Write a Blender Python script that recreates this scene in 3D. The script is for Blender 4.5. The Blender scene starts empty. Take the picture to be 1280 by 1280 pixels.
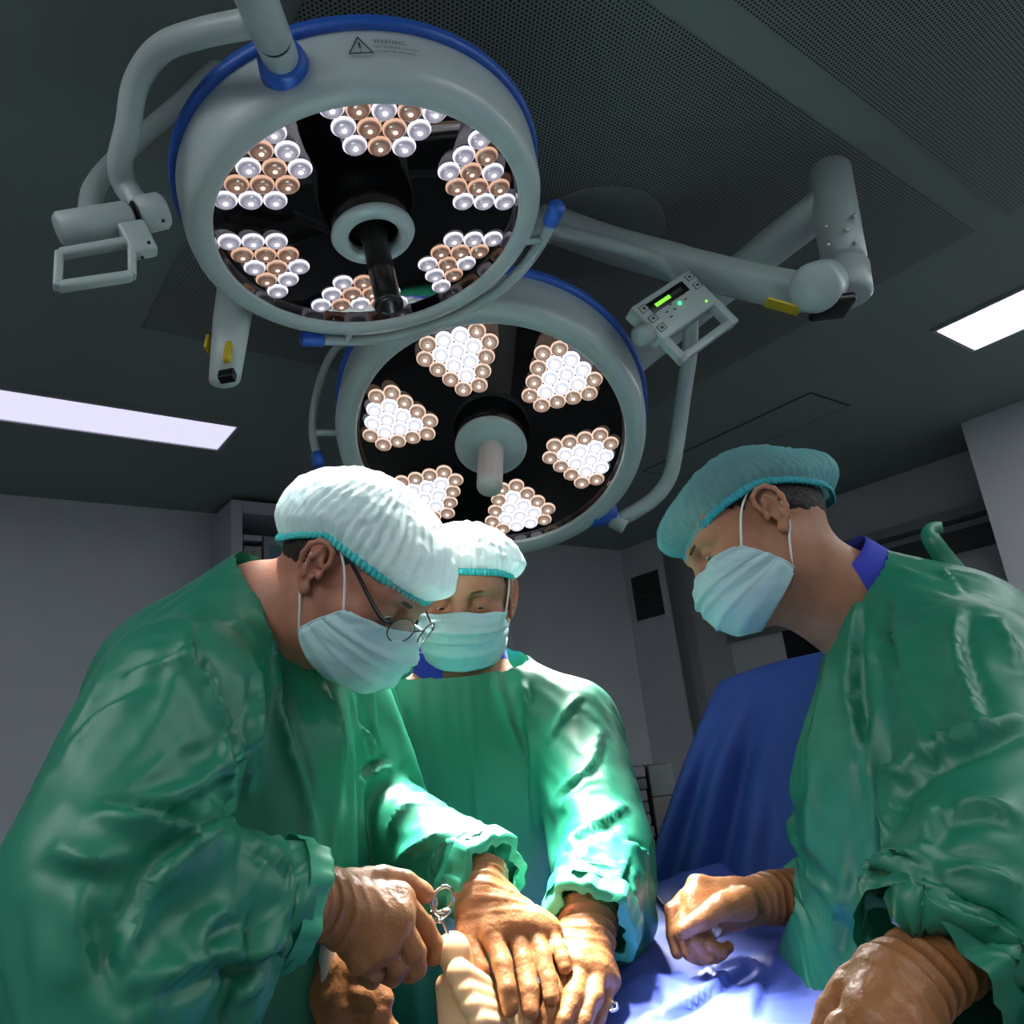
import bpy, math, random
import numpy as np
from mathutils import Vector, Matrix, noise
random.seed(7); np.random.seed(7)
S = bpy.context.scene; COL = S.collection
V = lambda *a: np.array(a, float)
def unit(v): v = np.asarray(v, float); return v/np.linalg.norm(v)

# ---------------------------------------------------------------- camera
F = 970.0
UPc = unit(V(290-640, -2500-640, F))
FWc = unit(V(0, 0, 1)-UPc*UPc[2])
RTc = np.cross(FWc, UPc)
if RTc[0] < 0: RTc = -RTc
CAMZ = 1.25
CAM = V(0, 0, CAMZ)
def ray(px, py):
    d = V(px-640, py-640, F)
    return V(d@RTc, d@FWc, d@UPc)
def at(px, py, Y):                      # point seen at that pixel, Y metres ahead of the camera
    d = ray(px, py); return CAM+d*(Y/d[1])
def atz(px, py, z):
    d = ray(px, py); return CAM+d*((z-CAMZ)/d[2])
def atplane(px, py, p, n):
    d = ray(px, py); n = np.asarray(n, float); return CAM+d*(((np.asarray(p)-CAM)@n)/(d@n))
cd = bpy.data.cameras.new('camera'); cam = bpy.data.objects.new('camera', cd); COL.objects.link(cam)
cd.sensor_width = 36; cd.lens = 36*F/1280; cd.clip_start = .05
right = V(RTc[0], FWc[0], UPc[0]); down = V(RTc[1], FWc[1], UPc[1]); fwd = V(RTc[2], FWc[2], UPc[2])
cam.matrix_world = Matrix(((right[0], -down[0], -fwd[0], 0), (right[1], -down[1], -fwd[1], 0), (right[2], -down[2], -fwd[2], CAMZ), (0, 0, 0, 1)))
S.camera = cam

# ---------------------------------------------------------------- materials
def srgb(r, g, b):
    f = lambda c: (c/255/12.92 if c/255 <= .04045 else ((c/255+.055)/1.055)**2.4)
    return (f(r), f(g), f(b), 1)
def mat(name, col, rough=.5, spec=.5, metal=0, sss=0, sssr=(.01, .004, .002), emit=None, estr=0, alpha=1, trans=0, coat=0, noise_amt=0, noise_scale=20, bump=0, bump_scale=80, sheen=0, transl=0):
    m = bpy.data.materials.new(name); m.use_nodes = True
    nt = m.node_tree; b = nt.nodes['Principled BSDF']; L = nt.links
    b.inputs['Base Color'].default_value = col
    b.inputs['Roughness'].default_value = rough
    b.inputs['Specular IOR Level'].default_value = spec
    b.inputs['Metallic'].default_value = metal
    b.inputs['Alpha'].default_value = alpha
    b.inputs['Transmission Weight'].default_value = trans
    b.inputs['Coat Weight'].default_value = coat
    b.inputs['Sheen Weight'].default_value = sheen
    if sss:
        b.inputs['Subsurface Weight'].default_value = sss
        b.inputs['Subsurface Radius'].default_value = sssr
        b.inputs['Subsurface Scale'].default_value = 1
    if emit:
        b.inputs['Emission Color'].default_value = emit; b.inputs['Emission Strength'].default_value = estr
    tc = nt.nodes.new('ShaderNodeTexCoord')
    if noise_amt:
        n = nt.nodes.new('ShaderNodeTexNoise'); n.inputs['Scale'].default_value = noise_scale; n.inputs['Detail'].default_value = 5
        L.new(tc.outputs['Object'], n.inputs['Vector'])
        mr = nt.nodes.new('ShaderNodeMapRange'); mr.inputs[1].default_value = .3; mr.inputs[2].default_value = .7
        mr.inputs[3].default_value = 1-noise_amt; mr.inputs[4].default_value = 1+noise_amt
        L.new(n.outputs['Fac'], mr.inputs[0])
        mx = nt.nodes.new('ShaderNodeVectorMath'); mx.operation = 'SCALE'; mx.inputs[0].default_value = col[:3]
        L.new(mr.outputs[0], mx.inputs['Scale']); L.new(mx.outputs[0], b.inputs['Base Color'])
    if bump:
        n = nt.nodes.new('ShaderNodeTexNoise'); n.inputs['Scale'].default_value = bump_scale; n.inputs['Detail'].default_value = 4
        L.new(tc.outputs['Object'], n.inputs['Vector'])
        bp = nt.nodes.new('ShaderNodeBump'); bp.inputs['Strength'].default_value = bump; bp.inputs['Distance'].default_value = .005
        L.new(n.outputs['Fac'], bp.inputs['Height']); L.new(bp.outputs[0], b.inputs['Normal'])
    if transl:
        out = nt.nodes['Material Output']; t = nt.nodes.new('ShaderNodeBsdfTranslucent'); t.inputs[0].default_value = col
        ms = nt.nodes.new('ShaderNodeMixShader'); ms.inputs[0].default_value = transl
        L.new(b.outputs[0], ms.inputs[1]); L.new(t.outputs[0], ms.inputs[2]); L.new(ms.outputs[0], out.inputs[0])
    return m

# ---------------------------------------------------------------- mesh helpers
def tag(o, label=None, cat=None, group=None, kind=None):
    if label: o['label'] = label
    if cat: o['category'] = cat
    if group: o['group'] = group
    if kind: o['kind'] = kind
    return o
def place(o, parent):
    COL.objects.link(o)
    if parent is not None:
        o.parent = parent
        o.matrix_parent_inverse = parent.matrix_world.inverted()
    return o
def obj(name, vf, m, parent=None, smooth=True):
    v, f = vf
    me = bpy.data.meshes.new(name)
    me.from_pydata([tuple(map(float, p)) for p in v], [], [tuple(map(int, q)) for q in f])
    if smooth: me.polygons.foreach_set('use_smooth', [True]*len(me.polygons))
    me.materials.append(m); me.update()
    return place(bpy.data.objects.new(name, me), parent)
def empty(name, loc, label, cat, group=None):
    o = bpy.data.objects.new(name, None); COL.objects.link(o); o.location = Vector(loc); o.empty_display_size = .05
    o.matrix_world = Matrix.Translation(Vector(loc))
    return tag(o, label, cat, group)
def join(*parts):
    vs = []; fs = []; n = 0
    for v, f in parts:
        vs.extend(list(v)); fs.extend([tuple(i+n for i in q) for q in f]); n += len(v)
    return vs, fs
def frame_of(t):
    t = unit(t); a = V(0, 0, 1) if abs(t[2]) < .9 else V(1, 0, 0)
    u = unit(np.cross(a, t)); return u, np.cross(t, u), t
def xf(vf, o, ex, ey, ez):
    v = np.array(vf[0], float); return [o+p[0]*ex+p[1]*ey+p[2]*ez for p in v], vf[1]
def catmull(pts, n=8, closed=False):
    P = [np.asarray(p, float) for p in pts]
    if len(P) == 2: return [P[0]+(P[1]-P[0])*i/n for i in range(n+1)]
    out = []; N = len(P); rng = range(N if closed else N-1)
    for i in rng:
        p0 = P[(i-1) % N] if closed or i > 0 else 2*P[0]-P[1]; p1 = P[i]; p2 = P[(i+1) % N]
        p3 = P[(i+2) % N] if closed or i+2 < N else 2*P[-1]-P[-2]
        for k in range(n):
            t = k/n
            out.append(.5*((2*p1)+(-p0+p2)*t+(2*p0-5*p1+4*p2-p3)*t*t+(-p0+3*p1-3*p2+p3)*t**3))
    if not closed: out.append(P[-1])
    return out
RS = 1.0                                    # size factor for radii while a distant or near assembly is built
def tube(pts, r, seg=16, closed=False, cap=True, flat=None):
    P = [np.asarray(p, float) for p in pts]; n = len(P)
    R = r if hasattr(r, '__len__') else [r]*n
    vs = []; fs = []; pu = None
    for i in range(n):
        a = P[(i-1) % n] if closed or i > 0 else P[i]; b = P[(i+1) % n] if closed or i < n-1 else P[i]
        t = unit(b-a)
        if pu is None: u, w, _ = frame_of(t) if flat is None else (unit(flat-t*(flat@t)), None, None)
        else: u = unit(pu-t*(pu@t))
        w = np.cross(t, u); pu = u
        for k in range(seg):
            q = 2*math.pi*k/seg; rr = R[i]
            if RS != 1: rr = (rr[0]*RS, rr[1]*RS) if isinstance(rr, tuple) else rr*RS
            ru, rw = (rr if not isinstance(rr, tuple) else rr[0]), (rr if not isinstance(rr, tuple) else rr[1])
            vs.append(P[i]+u*ru*math.cos(q)+w*rw*math.sin(q))
    for i in range(n if closed else n-1):
        j = (i+1) % n
        for k in range(seg):
            l = (k+1) % seg; fs.append((i*seg+k, i*seg+l, j*seg+l, j*seg+k))
    if cap and not closed:
        fs.append(tuple(range(seg-1, -1, -1))); fs.append(tuple((n-1)*seg+k for k in range(seg)))
    return vs, fs
def rod(a, b, r0, r1=None, seg=24, bev=.003):
    r1 = r0 if r1 is None else r1; a = np.asarray(a, float); b = np.asarray(b, float); t = unit(b-a); bv = min(bev, r0*.4, r1*.4)
    return tube([a, a+t*bv, b-t*bv, b], [max(r0-bv, 1e-4), r0, r1, max(r1-bv, 1e-4)], seg)
def lathe(prof, seg=64, closed=False):    # prof: (r, h) around z
    vs = []; fs = []; idx = []
    for r, h in prof:
        if r < 1e-6: idx.append([len(vs)]*seg); vs.append(V(0, 0, h))
        else:
            b = len(vs); idx.append(list(range(b, b+seg)))
            for k in range(seg): q = 2*math.pi*k/seg; vs.append(V(r*math.cos(q), r*math.sin(q), h))
    n = len(prof)
    for i in range(n if closed else n-1):
        A = idx[i]; B = idx[(i+1) % n]
        for k in range(seg):
            l = (k+1) % seg; q = [A[k], A[l], B[l], B[k]]
            q = [x for j, x in enumerate(q) if x not in q[:j]]
            if len(q) > 2: fs.append(tuple(q))
    return vs, fs
def box(c, ex, ey, ez, sx, sy, sz, bev=0):          # half sizes along unit axes; bevelled edges
    sx, sy, sz, bev = sx*RS, sy*RS, sz*RS, bev*RS
    c = np.asarray(c, float)
    if bev <= 0:
        vs = [c+ex*sx*i+ey*sy*j+ez*sz*k for i in (-1, 1) for j in (-1, 1) for k in (-1, 1)]
        return vs, [(0, 1, 3, 2), (4, 6, 7, 5), (0, 4, 5, 1), (2, 3, 7, 6), (0, 2, 6, 4), (1, 5, 7, 3)]
    import bmesh
    bm = bmesh.new(); bmesh.ops.create_cube(bm, size=2)
    for v in bm.verts: v.co = Vector((v.co.x*sx, v.co.y*sy, v.co.z*sz))
    bmesh.ops.bevel(bm, geom=bm.edges[:], offset=bev, segments=3, affect='EDGES', profile=.5)
    vs = [c+ex*v.co.x+ey*v.co.y+ez*v.co.z for v in bm.verts]; bm.verts.index_update()
    fs = [tuple(v.index for v in f.verts) for f in bm.faces]; bm.free(); return vs, fs
def sphere(c, r, nu=24, nv=14, ax=None):
    ex, ey, ez = (V(1, 0, 0), V(0, 1, 0), V(0, 0, 1)) if ax is None else ax
    r = tuple(q*RS for q in r) if hasattr(r, '__len__') else (r*RS, r*RS, r*RS)
    prof = [(math.sin(math.pi*i/nv), -math.cos(math.pi*i/nv)) for i in range(nv+1)]; prof[0] = (0, -1); prof[-1] = (0, 1)
    return xf(lathe(prof, nu), np.asarray(c, float), ex*r[0], ey*r[1], ez*r[2])
X, Y, Z = V(1, 0, 0), V(0, 1, 0), V(0, 0, 1)

# ---------------------------------------------------------------- implicit surfaces -> one continuous mesh
def smin(a, b, k):
    if k <= 0: return np.minimum(a, b)
    h = np.maximum(k-np.abs(a-b), 0)/k; return np.minimum(a, b)-h*h*k*.25
def d_cone(P, a, ra, b, rb, flat=None):
    a = np.asarray(a, float); b = np.asarray(b, float)
    if flat is not None:                     # flattened limb: (unit axis, factor) squeezes distances along axis
        ax, s = flat; off = (P-a)@ax; mid = ((b-a)@ax)
        P = P+np.multiply.outer(off*(1/s-1), ax); b = b+ax*mid*(1/s-1)
    ba = b-a; l2 = ba@ba+1e-12; t = np.clip(((P-a)@ba)/l2, 0, 1)
    return np.sqrt((((P-a)-np.multiply.outer(t, ba))**2).sum(-1))-(ra+(rb-ra)*t)
def d_ell(P, c, r, M=None):
    q = P-np.asarray(c, float)
    if M is not None: q = q@M               # columns of M are the ellipsoid axes
    r = np.asarray(r, float); k0 = np.sqrt(((q/r)**2).sum(-1)); k1 = np.sqrt(((q/(r*r))**2).sum(-1))
    return k0*(k0-1)/np.maximum(k1, 1e-9)
def implicit(prims, res, lo=None, hi=None, pad=.03, extra=None):
    """prims: dicts t=cone/ell, op=+,-,& , k=blend"""
    bb = []
    for p in prims:
        if p['t'] == 'cone': q = np.array([p['a'], p['b']]); r = max(p['ra'], p['rb']); bb.append((q.min(0)-r, q.max(0)+r))
        elif p['t'] == 'ell': r = max(p['r']); bb.append((np.asarray(p['c'])-r, np.asarray(p['c'])+r))
        else: bb.append(None)
    L0 = np.min([b[0] for b, p in zip(bb, prims) if b is not None and p.get('op', '+') == '+'], 0)-pad
    H0 = np.max([b[1] for b, p in zip(bb, prims) if b is not None and p.get('op', '+') == '+'], 0)+pad
    if lo is not None: L0 = np.maximum(L0, lo)
    if hi is not None: H0 = np.minimum(H0, hi)
    n = np.ceil((H0-L0)/res).astype(int)+1
    ax = [L0[i]+np.arange(n[i])*res for i in range(3)]
    D = np.full(n, 1.0)
    for b, p in zip(bb, prims):
        k = p.get('k', .02); op = p.get('op', '+')
        sl = []
        for i in range(3):
            if b is None: sl.append(slice(0, n[i])); continue
            m = k+3*res+(.05 if op == '+' else .0)
            sl.append(slice(max(0, int((b[0][i]-m-L0[i])/res)), max(0, min(n[i], int((b[1][i]+m-L0[i])/res)+2))))
        if any(s.stop <= s.start for s in sl): continue
        P = np.stack(np.meshgrid(*[ax[i][sl[i]] for i in range(3)], indexing='ij'), -1)
        if p['t'] == 'cone': d = d_cone(P, p['a'], p['ra'], p['b'], p['rb'], p.get('flat'))
        elif p['t'] == 'ell': d = d_ell(P, p['c'], p['r'], p.get('M'))
        else: d = p['f'](P)
        sl = tuple(sl)
        if op == '+': D[sl] = smin(D[sl], d, k)
        elif op == '-': D[sl] = -smin(-D[sl], d, k)
        else: D[sl] = -smin(-D[sl], -d, k)
    return surface_nets(D, L0, res)
def surface_nets(D, org, res):
    D = D.copy()
    for s in (0, -1): D[s] = np.maximum(D[s], res); D[:, s] = np.maximum(D[:, s], res); D[:, :, s] = np.maximum(D[:, :, s], res)
    n = np.array(D.shape); ins = D < 0
    acc = np.zeros(tuple(n-1)+(3,)); cnt = np.zeros(tuple(n-1))
    for axis in range(3):
        o = [i for i in range(3) if i != axis]
        for du in (0, 1):
            for dv in (0, 1):
                s0 = [None]*3; s1 = [None]*3
                s0[axis] = slice(0, n[axis]-1); s1[axis] = slice(1, n[axis])
                for ax_, dd in zip(o, (du, dv)): s0[ax_] = s1[ax_] = slice(dd, n[ax_]-1+dd)
                a = D[tuple(s0)]; b = D[tuple(s1)]; c = (a < 0) != (b < 0)
                with np.errstate(divide='ignore', invalid='ignore'): t = np.where(c, a/(a-b), 0)
                cnt += c; acc[..., axis] += np.where(c, t, 0)
                for ax_, dd in zip(o, (du, dv)): acc[..., ax_] += c*dd
    act = cnt > 0; idx = -np.ones(act.shape, int); cells = np.argwhere(act); idx[act] = np.arange(len(cells))
    v = (cells+acc[act]/cnt[act][:, None])*res+org
    faces = []
    for axis in range(3):
        o = [(axis+1) % 3, (axis+2) % 3]
        s0 = [slice(None)]*3; s1 = [slice(None)]*3; s0[axis] = slice(0, -1); s1[axis] = slice(1, None)
        a = ins[tuple(s0)]; b = ins[tuple(s1)]
        for flip in (0, 1):
            e = np.argwhere((a & ~b) if not flip else (~a & b))
            e = e[(e[:, o[0]] > 0) & (e[:, o[1]] > 0) & (e[:, o[0]] < n[o[0]]-1) & (e[:, o[1]] < n[o[1]]-1)]
            q = []
            for du, dv in ((0, 0), (-1, 0), (-1, -1), (0, -1)):
                c = e.copy(); c[:, o[0]] += du; c[:, o[1]] += dv; q.append(idx[c[:, 0], c[:, 1], c[:, 2]])
            q = np.stack(q, 1); faces.append(q[:, ::-1] if flip else q)
    f = np.concatenate(faces); return v, f
def cone(a, ra, b, rb, k=.02, op='+', flat=None): return dict(t='cone', a=np.asarray(a, float), ra=ra, b=np.asarray(b, float), rb=rb, k=k, op=op, flat=flat)
def ell(c, r, k=.02, op='+', M=None): return dict(t='ell', c=np.asarray(c, float), r=tuple(r) if hasattr(r, '__len__') else (r, r, r), k=k, op=op, M=M)
def fn(f, k=.01, op='&'): return dict(t='fn', f=f, k=k, op=op)
def normals(v, f):
    v = np.asarray(v); f = np.asarray(f); n = np.zeros_like(v); fn_ = np.cross(v[f[:, 2]]-v[f[:, 0]], v[f[:, 3 if f.shape[1] > 3 else 2]]-v[f[:, 1]])
    for i in range(f.shape[1]): np.add.at(n, f[:, i], fn_)
    return n/np.maximum(np.linalg.norm(n, axis=1), 1e-12)[:, None]
def relax(v, f, it=2, w=.5):
    v = np.asarray(v, float).copy(); f = np.asarray(f); e = np.concatenate([f[:, [i, (i+1) % f.shape[1]]] for i in range(f.shape[1])])
    e = np.concatenate([e, e[:, ::-1]])
    deg = np.bincount(e[:, 0], minlength=len(v))[:, None]
    for _ in range(it):
        s = np.zeros_like(v)
        for c in range(3): s[:, c] = np.bincount(e[:, 0], weights=v[e[:, 1], c], minlength=len(v))
        v += w*(s/np.maximum(deg, 1)-v)
    return v
def cull(v, f, keep):                       # keep: bool per vertex
    f = np.asarray(f); f = f[keep[f].all(1)]; used = np.unique(f); mp = -np.ones(len(v), int); mp[used] = np.arange(len(used))
    return np.asarray(v)[used], mp[f]
def pnoise(P, s, off=0.0): return np.array([noise.noise(Vector((p[0]*s+off, p[1]*s, p[2]*s))) for p in P])
# ---------------------------------------------------------------- room
CEIL = 2.72
eb = unit(V(.783, .622, 0)); ea = V(-eb[1], eb[0], 0)          # the room's own axes: eb along the back wall, ea towards it
def rp(b, a, z=0): return eb*b+ea*a+Z*z
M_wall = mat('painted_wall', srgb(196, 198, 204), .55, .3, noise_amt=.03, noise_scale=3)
M_ceil = mat('painted_ceiling', srgb(128, 140, 136), .6, .3, noise_amt=.03, noise_scale=2)
M_trim = mat('trim_grey', srgb(120, 124, 124), .5)
M_dark = mat('dark_glass', srgb(12, 14, 20), .15)
M_floor = mat('vinyl_floor', srgb(120, 126, 128), .35, noise_amt=.08, noise_scale=30)
def struct(name, vf, m, smooth=False, parent=None):
    o = obj(name, vf, m, parent, smooth)
    if parent is None: o['kind'] = 'structure'
    return o
def bx(b0, b1, a0, a1, z0, z1, bev=0): return box(rp((b0+b1)/2, (a0+a1)/2, (z0+z1)/2), eb, ea, Z, abs(b1-b0)/2, abs(a1-a0)/2, abs(z1-z0)/2, bev)
def rc(p): return p@eb, p@ea                                     # room coordinates of a point
YB = 4.32; b_c, _ = rc(atplane(786, 760, rp(0, YB), ea)); XR = 4.78
XR = min(max(b_c, 4.5), 5.0)
B0, A0 = -2.6, -2.6
struct('floor', bx(B0, XR+1.2, A0, YB, -.1, 0), M_floor)
struct('ceiling', bx(B0, XR+1.2, A0, YB, CEIL, CEIL+.1), M_ceil)
struct('wall_back', bx(B0, XR+1.2, YB, YB+.12, 0, CEIL), M_wall)
struct('wall_left', bx(B0-.12, B0, A0, YB+.12, 0, CEIL), M_wall)
struct('wall_front', bx(B0-.12, XR+1.2, A0-.12, A0, 0, CEIL), M_wall)
_, a1 = rc(atplane(852, 760, rp(XR, 0), eb)); _, a2 = rc(atplane(1222, 600, rp(XR, 0), eb))
struct('wall_right', bx(XR, XR+.12, a1, YB, 0, CEIL), M_wall)
struct('wall_right.001', bx(XR, XR+1.2, A0, a2, 0, CEIL), M_wall)
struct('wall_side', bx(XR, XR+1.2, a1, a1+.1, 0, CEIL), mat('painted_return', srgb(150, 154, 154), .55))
RB = XR+.55
struct('wall_recess', bx(RB, RB+.1, a2-.1, a1+.1, 0, CEIL), M_wall)
struct('trim_1', bx(RB-.16, RB, a2-.1, a1, 2.30, 2.36), M_trim)
struct('trim_2', bx(RB-.10, RB, a2-.1, a1, 2.12, 2.24), mat('dark_rail', srgb(60, 64, 64), .5))
# doorway in the recess: pale leaf, dark pane, lever
def rq(px, py): return rc(atplane(px, py, rp(RB-.03, 0), eb))[1], atplane(px, py, rp(RB-.03, 0), eb)[2]
ad0, zd0 = rq(893, 800); ad1, zd1 = rq(985, 800)
dl = struct('door_1', bx(RB-.05, RB, ad1-.5, ad0, 0, 2.08), mat('door_leaf', srgb(205, 207, 210), .45))
aw0, zw0 = rq(980, 790); aw1, _ = rq(1060, 790)
struct('door_pane', bx(RB-.056, RB-.049, aw1, aw0, .9, rq(985, 782)[1]), M_dark, parent=dl)
ah, zh = rq(915, 812); _, zh2 = rq(920, 850)
struct('door_handle', rod(rp(RB-.085, ah, zh), rp(RB-.085, ah, zh2-.25), .011), M_trim, True, dl)
ax0, zx0 = rq(908, 768); ax1, zx1 = rq(985, 792)
struct('trim_3', bx(RB-.09, RB-.05, ax1-.3, ax0, zx1+.02, zx0+.02), M_trim)
# vent grille on the right wall
vq = [atplane(px, py, rp(XR, 0), eb) for px, py in ((790, 722), (826, 711), (830, 768), (796, 778))]
va = sorted(q@ea for q in vq); vz = sorted(q[2] for q in vq)
vA0, vA1, vZ0, vZ1 = (va[0]+va[1])/2, (va[2]+va[3])/2, (vz[0]+vz[1])/2, (vz[2]+vz[3])/2
vt = empty('vent_grille', rp(XR, (vA0+vA1)/2, vZ0), 'dark louvred vent grille high on the pale right wall', 'vent')
fr = [bx(XR-.012, XR, vA0-.02, vA1+.02, z0, z1) for z0, z1 in ((vZ0-.02, vZ0), (vZ1, vZ1+.02))]+[bx(XR-.012, XR, a-.02 if a == vA0 else a, a if a == vA0 else a+.02, vZ0, vZ1) for a in (vA0, vA1)]
obj('frame', join(*fr), M_wall, vt, False)
obj('backing', bx(XR-.004, XR, vA0, vA1, vZ0, vZ1), mat('vent_dark', srgb(40, 44, 44), .7), vt, False)
n = 14
for i in range(n):
    z = vZ0+(i+.5)*(vZ1-vZ0)/n
    obj('slat', box(rp(XR-.008, (vA0+vA1)/2, z), ea, unit(eb+Z*.6), unit(Z-eb*.6), (vA1-vA0)/2, .006, .0012), mat('vent_slat', srgb(92, 96, 96), .5) if i == 0 else bpy.data.materials['vent_slat'], vt, False)
# little dark dome sensor hanging under the ceiling
p = atz(793, 690, CEIL-.03); 
sd = empty('dome_sensor', V(p[0], p[1], CEIL), 'small black dome sensor on the ceiling above the vent grille', 'sensor')
obj('base', rod(V(p[0], p[1], CEIL), V(p[0], p[1], CEIL-.02), .06), M_trim, sd); obj('dome', sphere(V(p[0], p[1], CEIL-.02), (.045, .045, .05)), M_dark, sd)

# perforated air-supply panels in the ceiling
def perforated():
    m = bpy.data.materials.new('perforated_metal'); m.use_nodes = True; nt = m.node_tree; b = nt.nodes['Principled BSDF']; L = nt.links
    b.inputs['Roughness'].default_value = .42; b.inputs['Metallic'].default_value = .0
    tc = nt.nodes.new('ShaderNodeTexCoord'); sp = nt.nodes.new('ShaderNodeSeparateXYZ'); L.new(tc.outputs['Object'], sp.inputs[0])
    def mth(op, a, bb=None):
        n = nt.nodes.new('ShaderNodeMath'); n.operation = op
        for i, q in enumerate((a, bb)):
            if q is None: continue
            if isinstance(q, (int, float)): n.inputs[i].default_value = q
            else: L.new(q, n.inputs[i])
        return n.outputs[0]
    def lin(cx, cy): return mth('ADD', mth('MULTIPLY', sp.outputs[0], cx), mth('MULTIPLY', sp.outputs[1], cy))
    P = .0105
    u = lin(eb[0]/P, eb[1]/P); w = lin(ea[0]/P/1.732, ea[1]/P/1.732)
    ds = []
    for o in (0, .5):
        fx = mth('SUBTRACT', mth('FRACT', mth('ADD', u, o+100)), .5); fy = mth('MULTIPLY', mth('SUBTRACT', mth('FRACT', mth('ADD', w, o+100)), .5), 1.732)
        ds.append(mth('SQRT', mth('ADD', mth('MULTIPLY', fx, fx), mth('MULTIPLY', fy, fy))))
    d = mth('MINIMUM', ds[0], ds[1])
    r = nt.nodes.new('ShaderNodeMapRange'); r.interpolation_type = 'SMOOTHSTEP'; r.inputs[1].default_value = .25; r.inputs[2].default_value = .36
    L.new(d, r.inputs[0])
    mx = nt.nodes.new('ShaderNodeMix'); mx.data_type = 'RGBA'; mx.inputs[6].default_value = srgb(18, 22, 22); mx.inputs[7].default_value = srgb(125, 134, 131)
    L.new(r.outputs[0], mx.inputs[0]); L.new(mx.outputs[2], b.inputs['Base Color'])
    return m
M_perf = perforated()
s0 = rc(atz(1250, 270, CEIL)); s1 = rc(atz(1230, 285, CEIL)); cnr = rc(atz(178, 408, CEIL))
bR = s0[0]+.0; aS = (s0[1]+s1[1])/2; bL = cnr[0]
gap = max(.05, abs(s1[1]-s0[1])/2+.02)
for i, (b0_, b1_, a0_, a1_) in enumerate(((bL, bR, aS+gap, cnr[1]), (bL, bR, aS-gap-2.2, aS-gap))):
    o = obj('perforated_panel', bx(b0_, b1_, min(a0_, a1_), max(a0_, a1_), CEIL-.006, CEIL+.002), M_perf, None, False)
    tag(o, ['perforated dark metal ceiling panel directly above the two round lamps', 'perforated dark metal ceiling panel beyond the pale strip at the upper right'][i], 'ceiling panel')
# recessed ceiling lights, plus added fill panels out of view
M_diff = mat('light_diffuser', srgb(230, 228, 255), .5, emit=srgb(234, 230, 255), estr=.56)
M_diffr = mat('light_diffuser_bright', srgb(255, 255, 255), .5, emit=srgb(248, 252, 255), estr=4.7)
M_alu = mat('aluminium', srgb(170, 172, 176), .35, metal=.7)
def ceiling_light(b0, b1, a0, a1, m, label):
    t = empty('ceiling_light', rp((b0+b1)/2, (a0+a1)/2, CEIL), label, 'ceiling light', 'ceiling light panels')
    w = .016; z0 = CEIL-.012
    obj('frame', join(bx(b0-w, b1+w, a0-w, a0, z0, CEIL), bx(b0-w, b1+w, a1, a1+w, z0, CEIL), bx(b0-w, b0, a0, a1, z0, CEIL), bx(b1, b1+w, a0, a1, z0, CEIL)), M_alu, t, False)
    obj('diffuser', bx(b0, b1, a0, a1, CEIL-.006, CEIL-.001), m, t, False)
q = [rc(atz(px, py, CEIL)) for px, py in ((296, 531), (272, 560))]
ceiling_light(q[0][0]-2.4, (q[0][0]+q[1][0])/2, q[0][1], q[1][1], M_diff, 'long lavender-white ceiling light panel at the left above the leaning surgeon')
q = [rc(atz(px, py, CEIL)) for px, py in ((1170, 411), (1217, 435), (1280, 353))]
ceiling_light(q[0][0], q[1][0], q[0][1]-2.4, q[0][1], M_diffr, 'bright white ceiling light panel at the right edge above the side wall')
for b0_, b1_, a0_, a1_, lb in ((bL+.2, bL+2.6, -1.9, -1.55, 'added fill light panel over the near end of the room, out of view'), (-1.9, -1.55, -1.2, 1.2, 'added fill light panel along the left side of the room, out of view'), (-1.2, -.85, -1.2, 1.2, 'second added fill light panel from the left wall, out of view'),
                               (bL+.2, bL+2.6, -.62, -.27, 'added fill light panel behind the viewer, out of view'), (XR-.75, XR-.4, -2.2, -.9, 'added fill light panel along the right wall, out of view')):
    ceiling_light(b0_, b1_, a0_, a1_, M_diffr, lb)  # unseen panels, added to lift the ambient light in the room
# flush access hatch
q = [rc(atz(px, py, CEIL)) for px, py in ((1015, 489), (1062, 507), (820, 600))]
hb0, hb1, ha0 = min(q[0][0], q[1][0]), max(q[0][0], q[1][0]), (q[0][1]+q[1][1])/2
t = empty('access_hatch', rp((hb0+hb1)/2, ha0+.4, CEIL), 'flush unlit rectangular hatch in the ceiling behind the right surgeon cap', 'hatch')
obj('leaf', bx(hb0+.012, hb1-.012, ha0+.012, ha0+1.1, CEIL-.004, CEIL), M_ceil, t, False)
obj('seam', bx(hb0, hb1, ha0, ha0+1.112, CEIL-.0015, CEIL), mat('seam_dark', srgb(50, 56, 54), .7), t, False)

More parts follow.
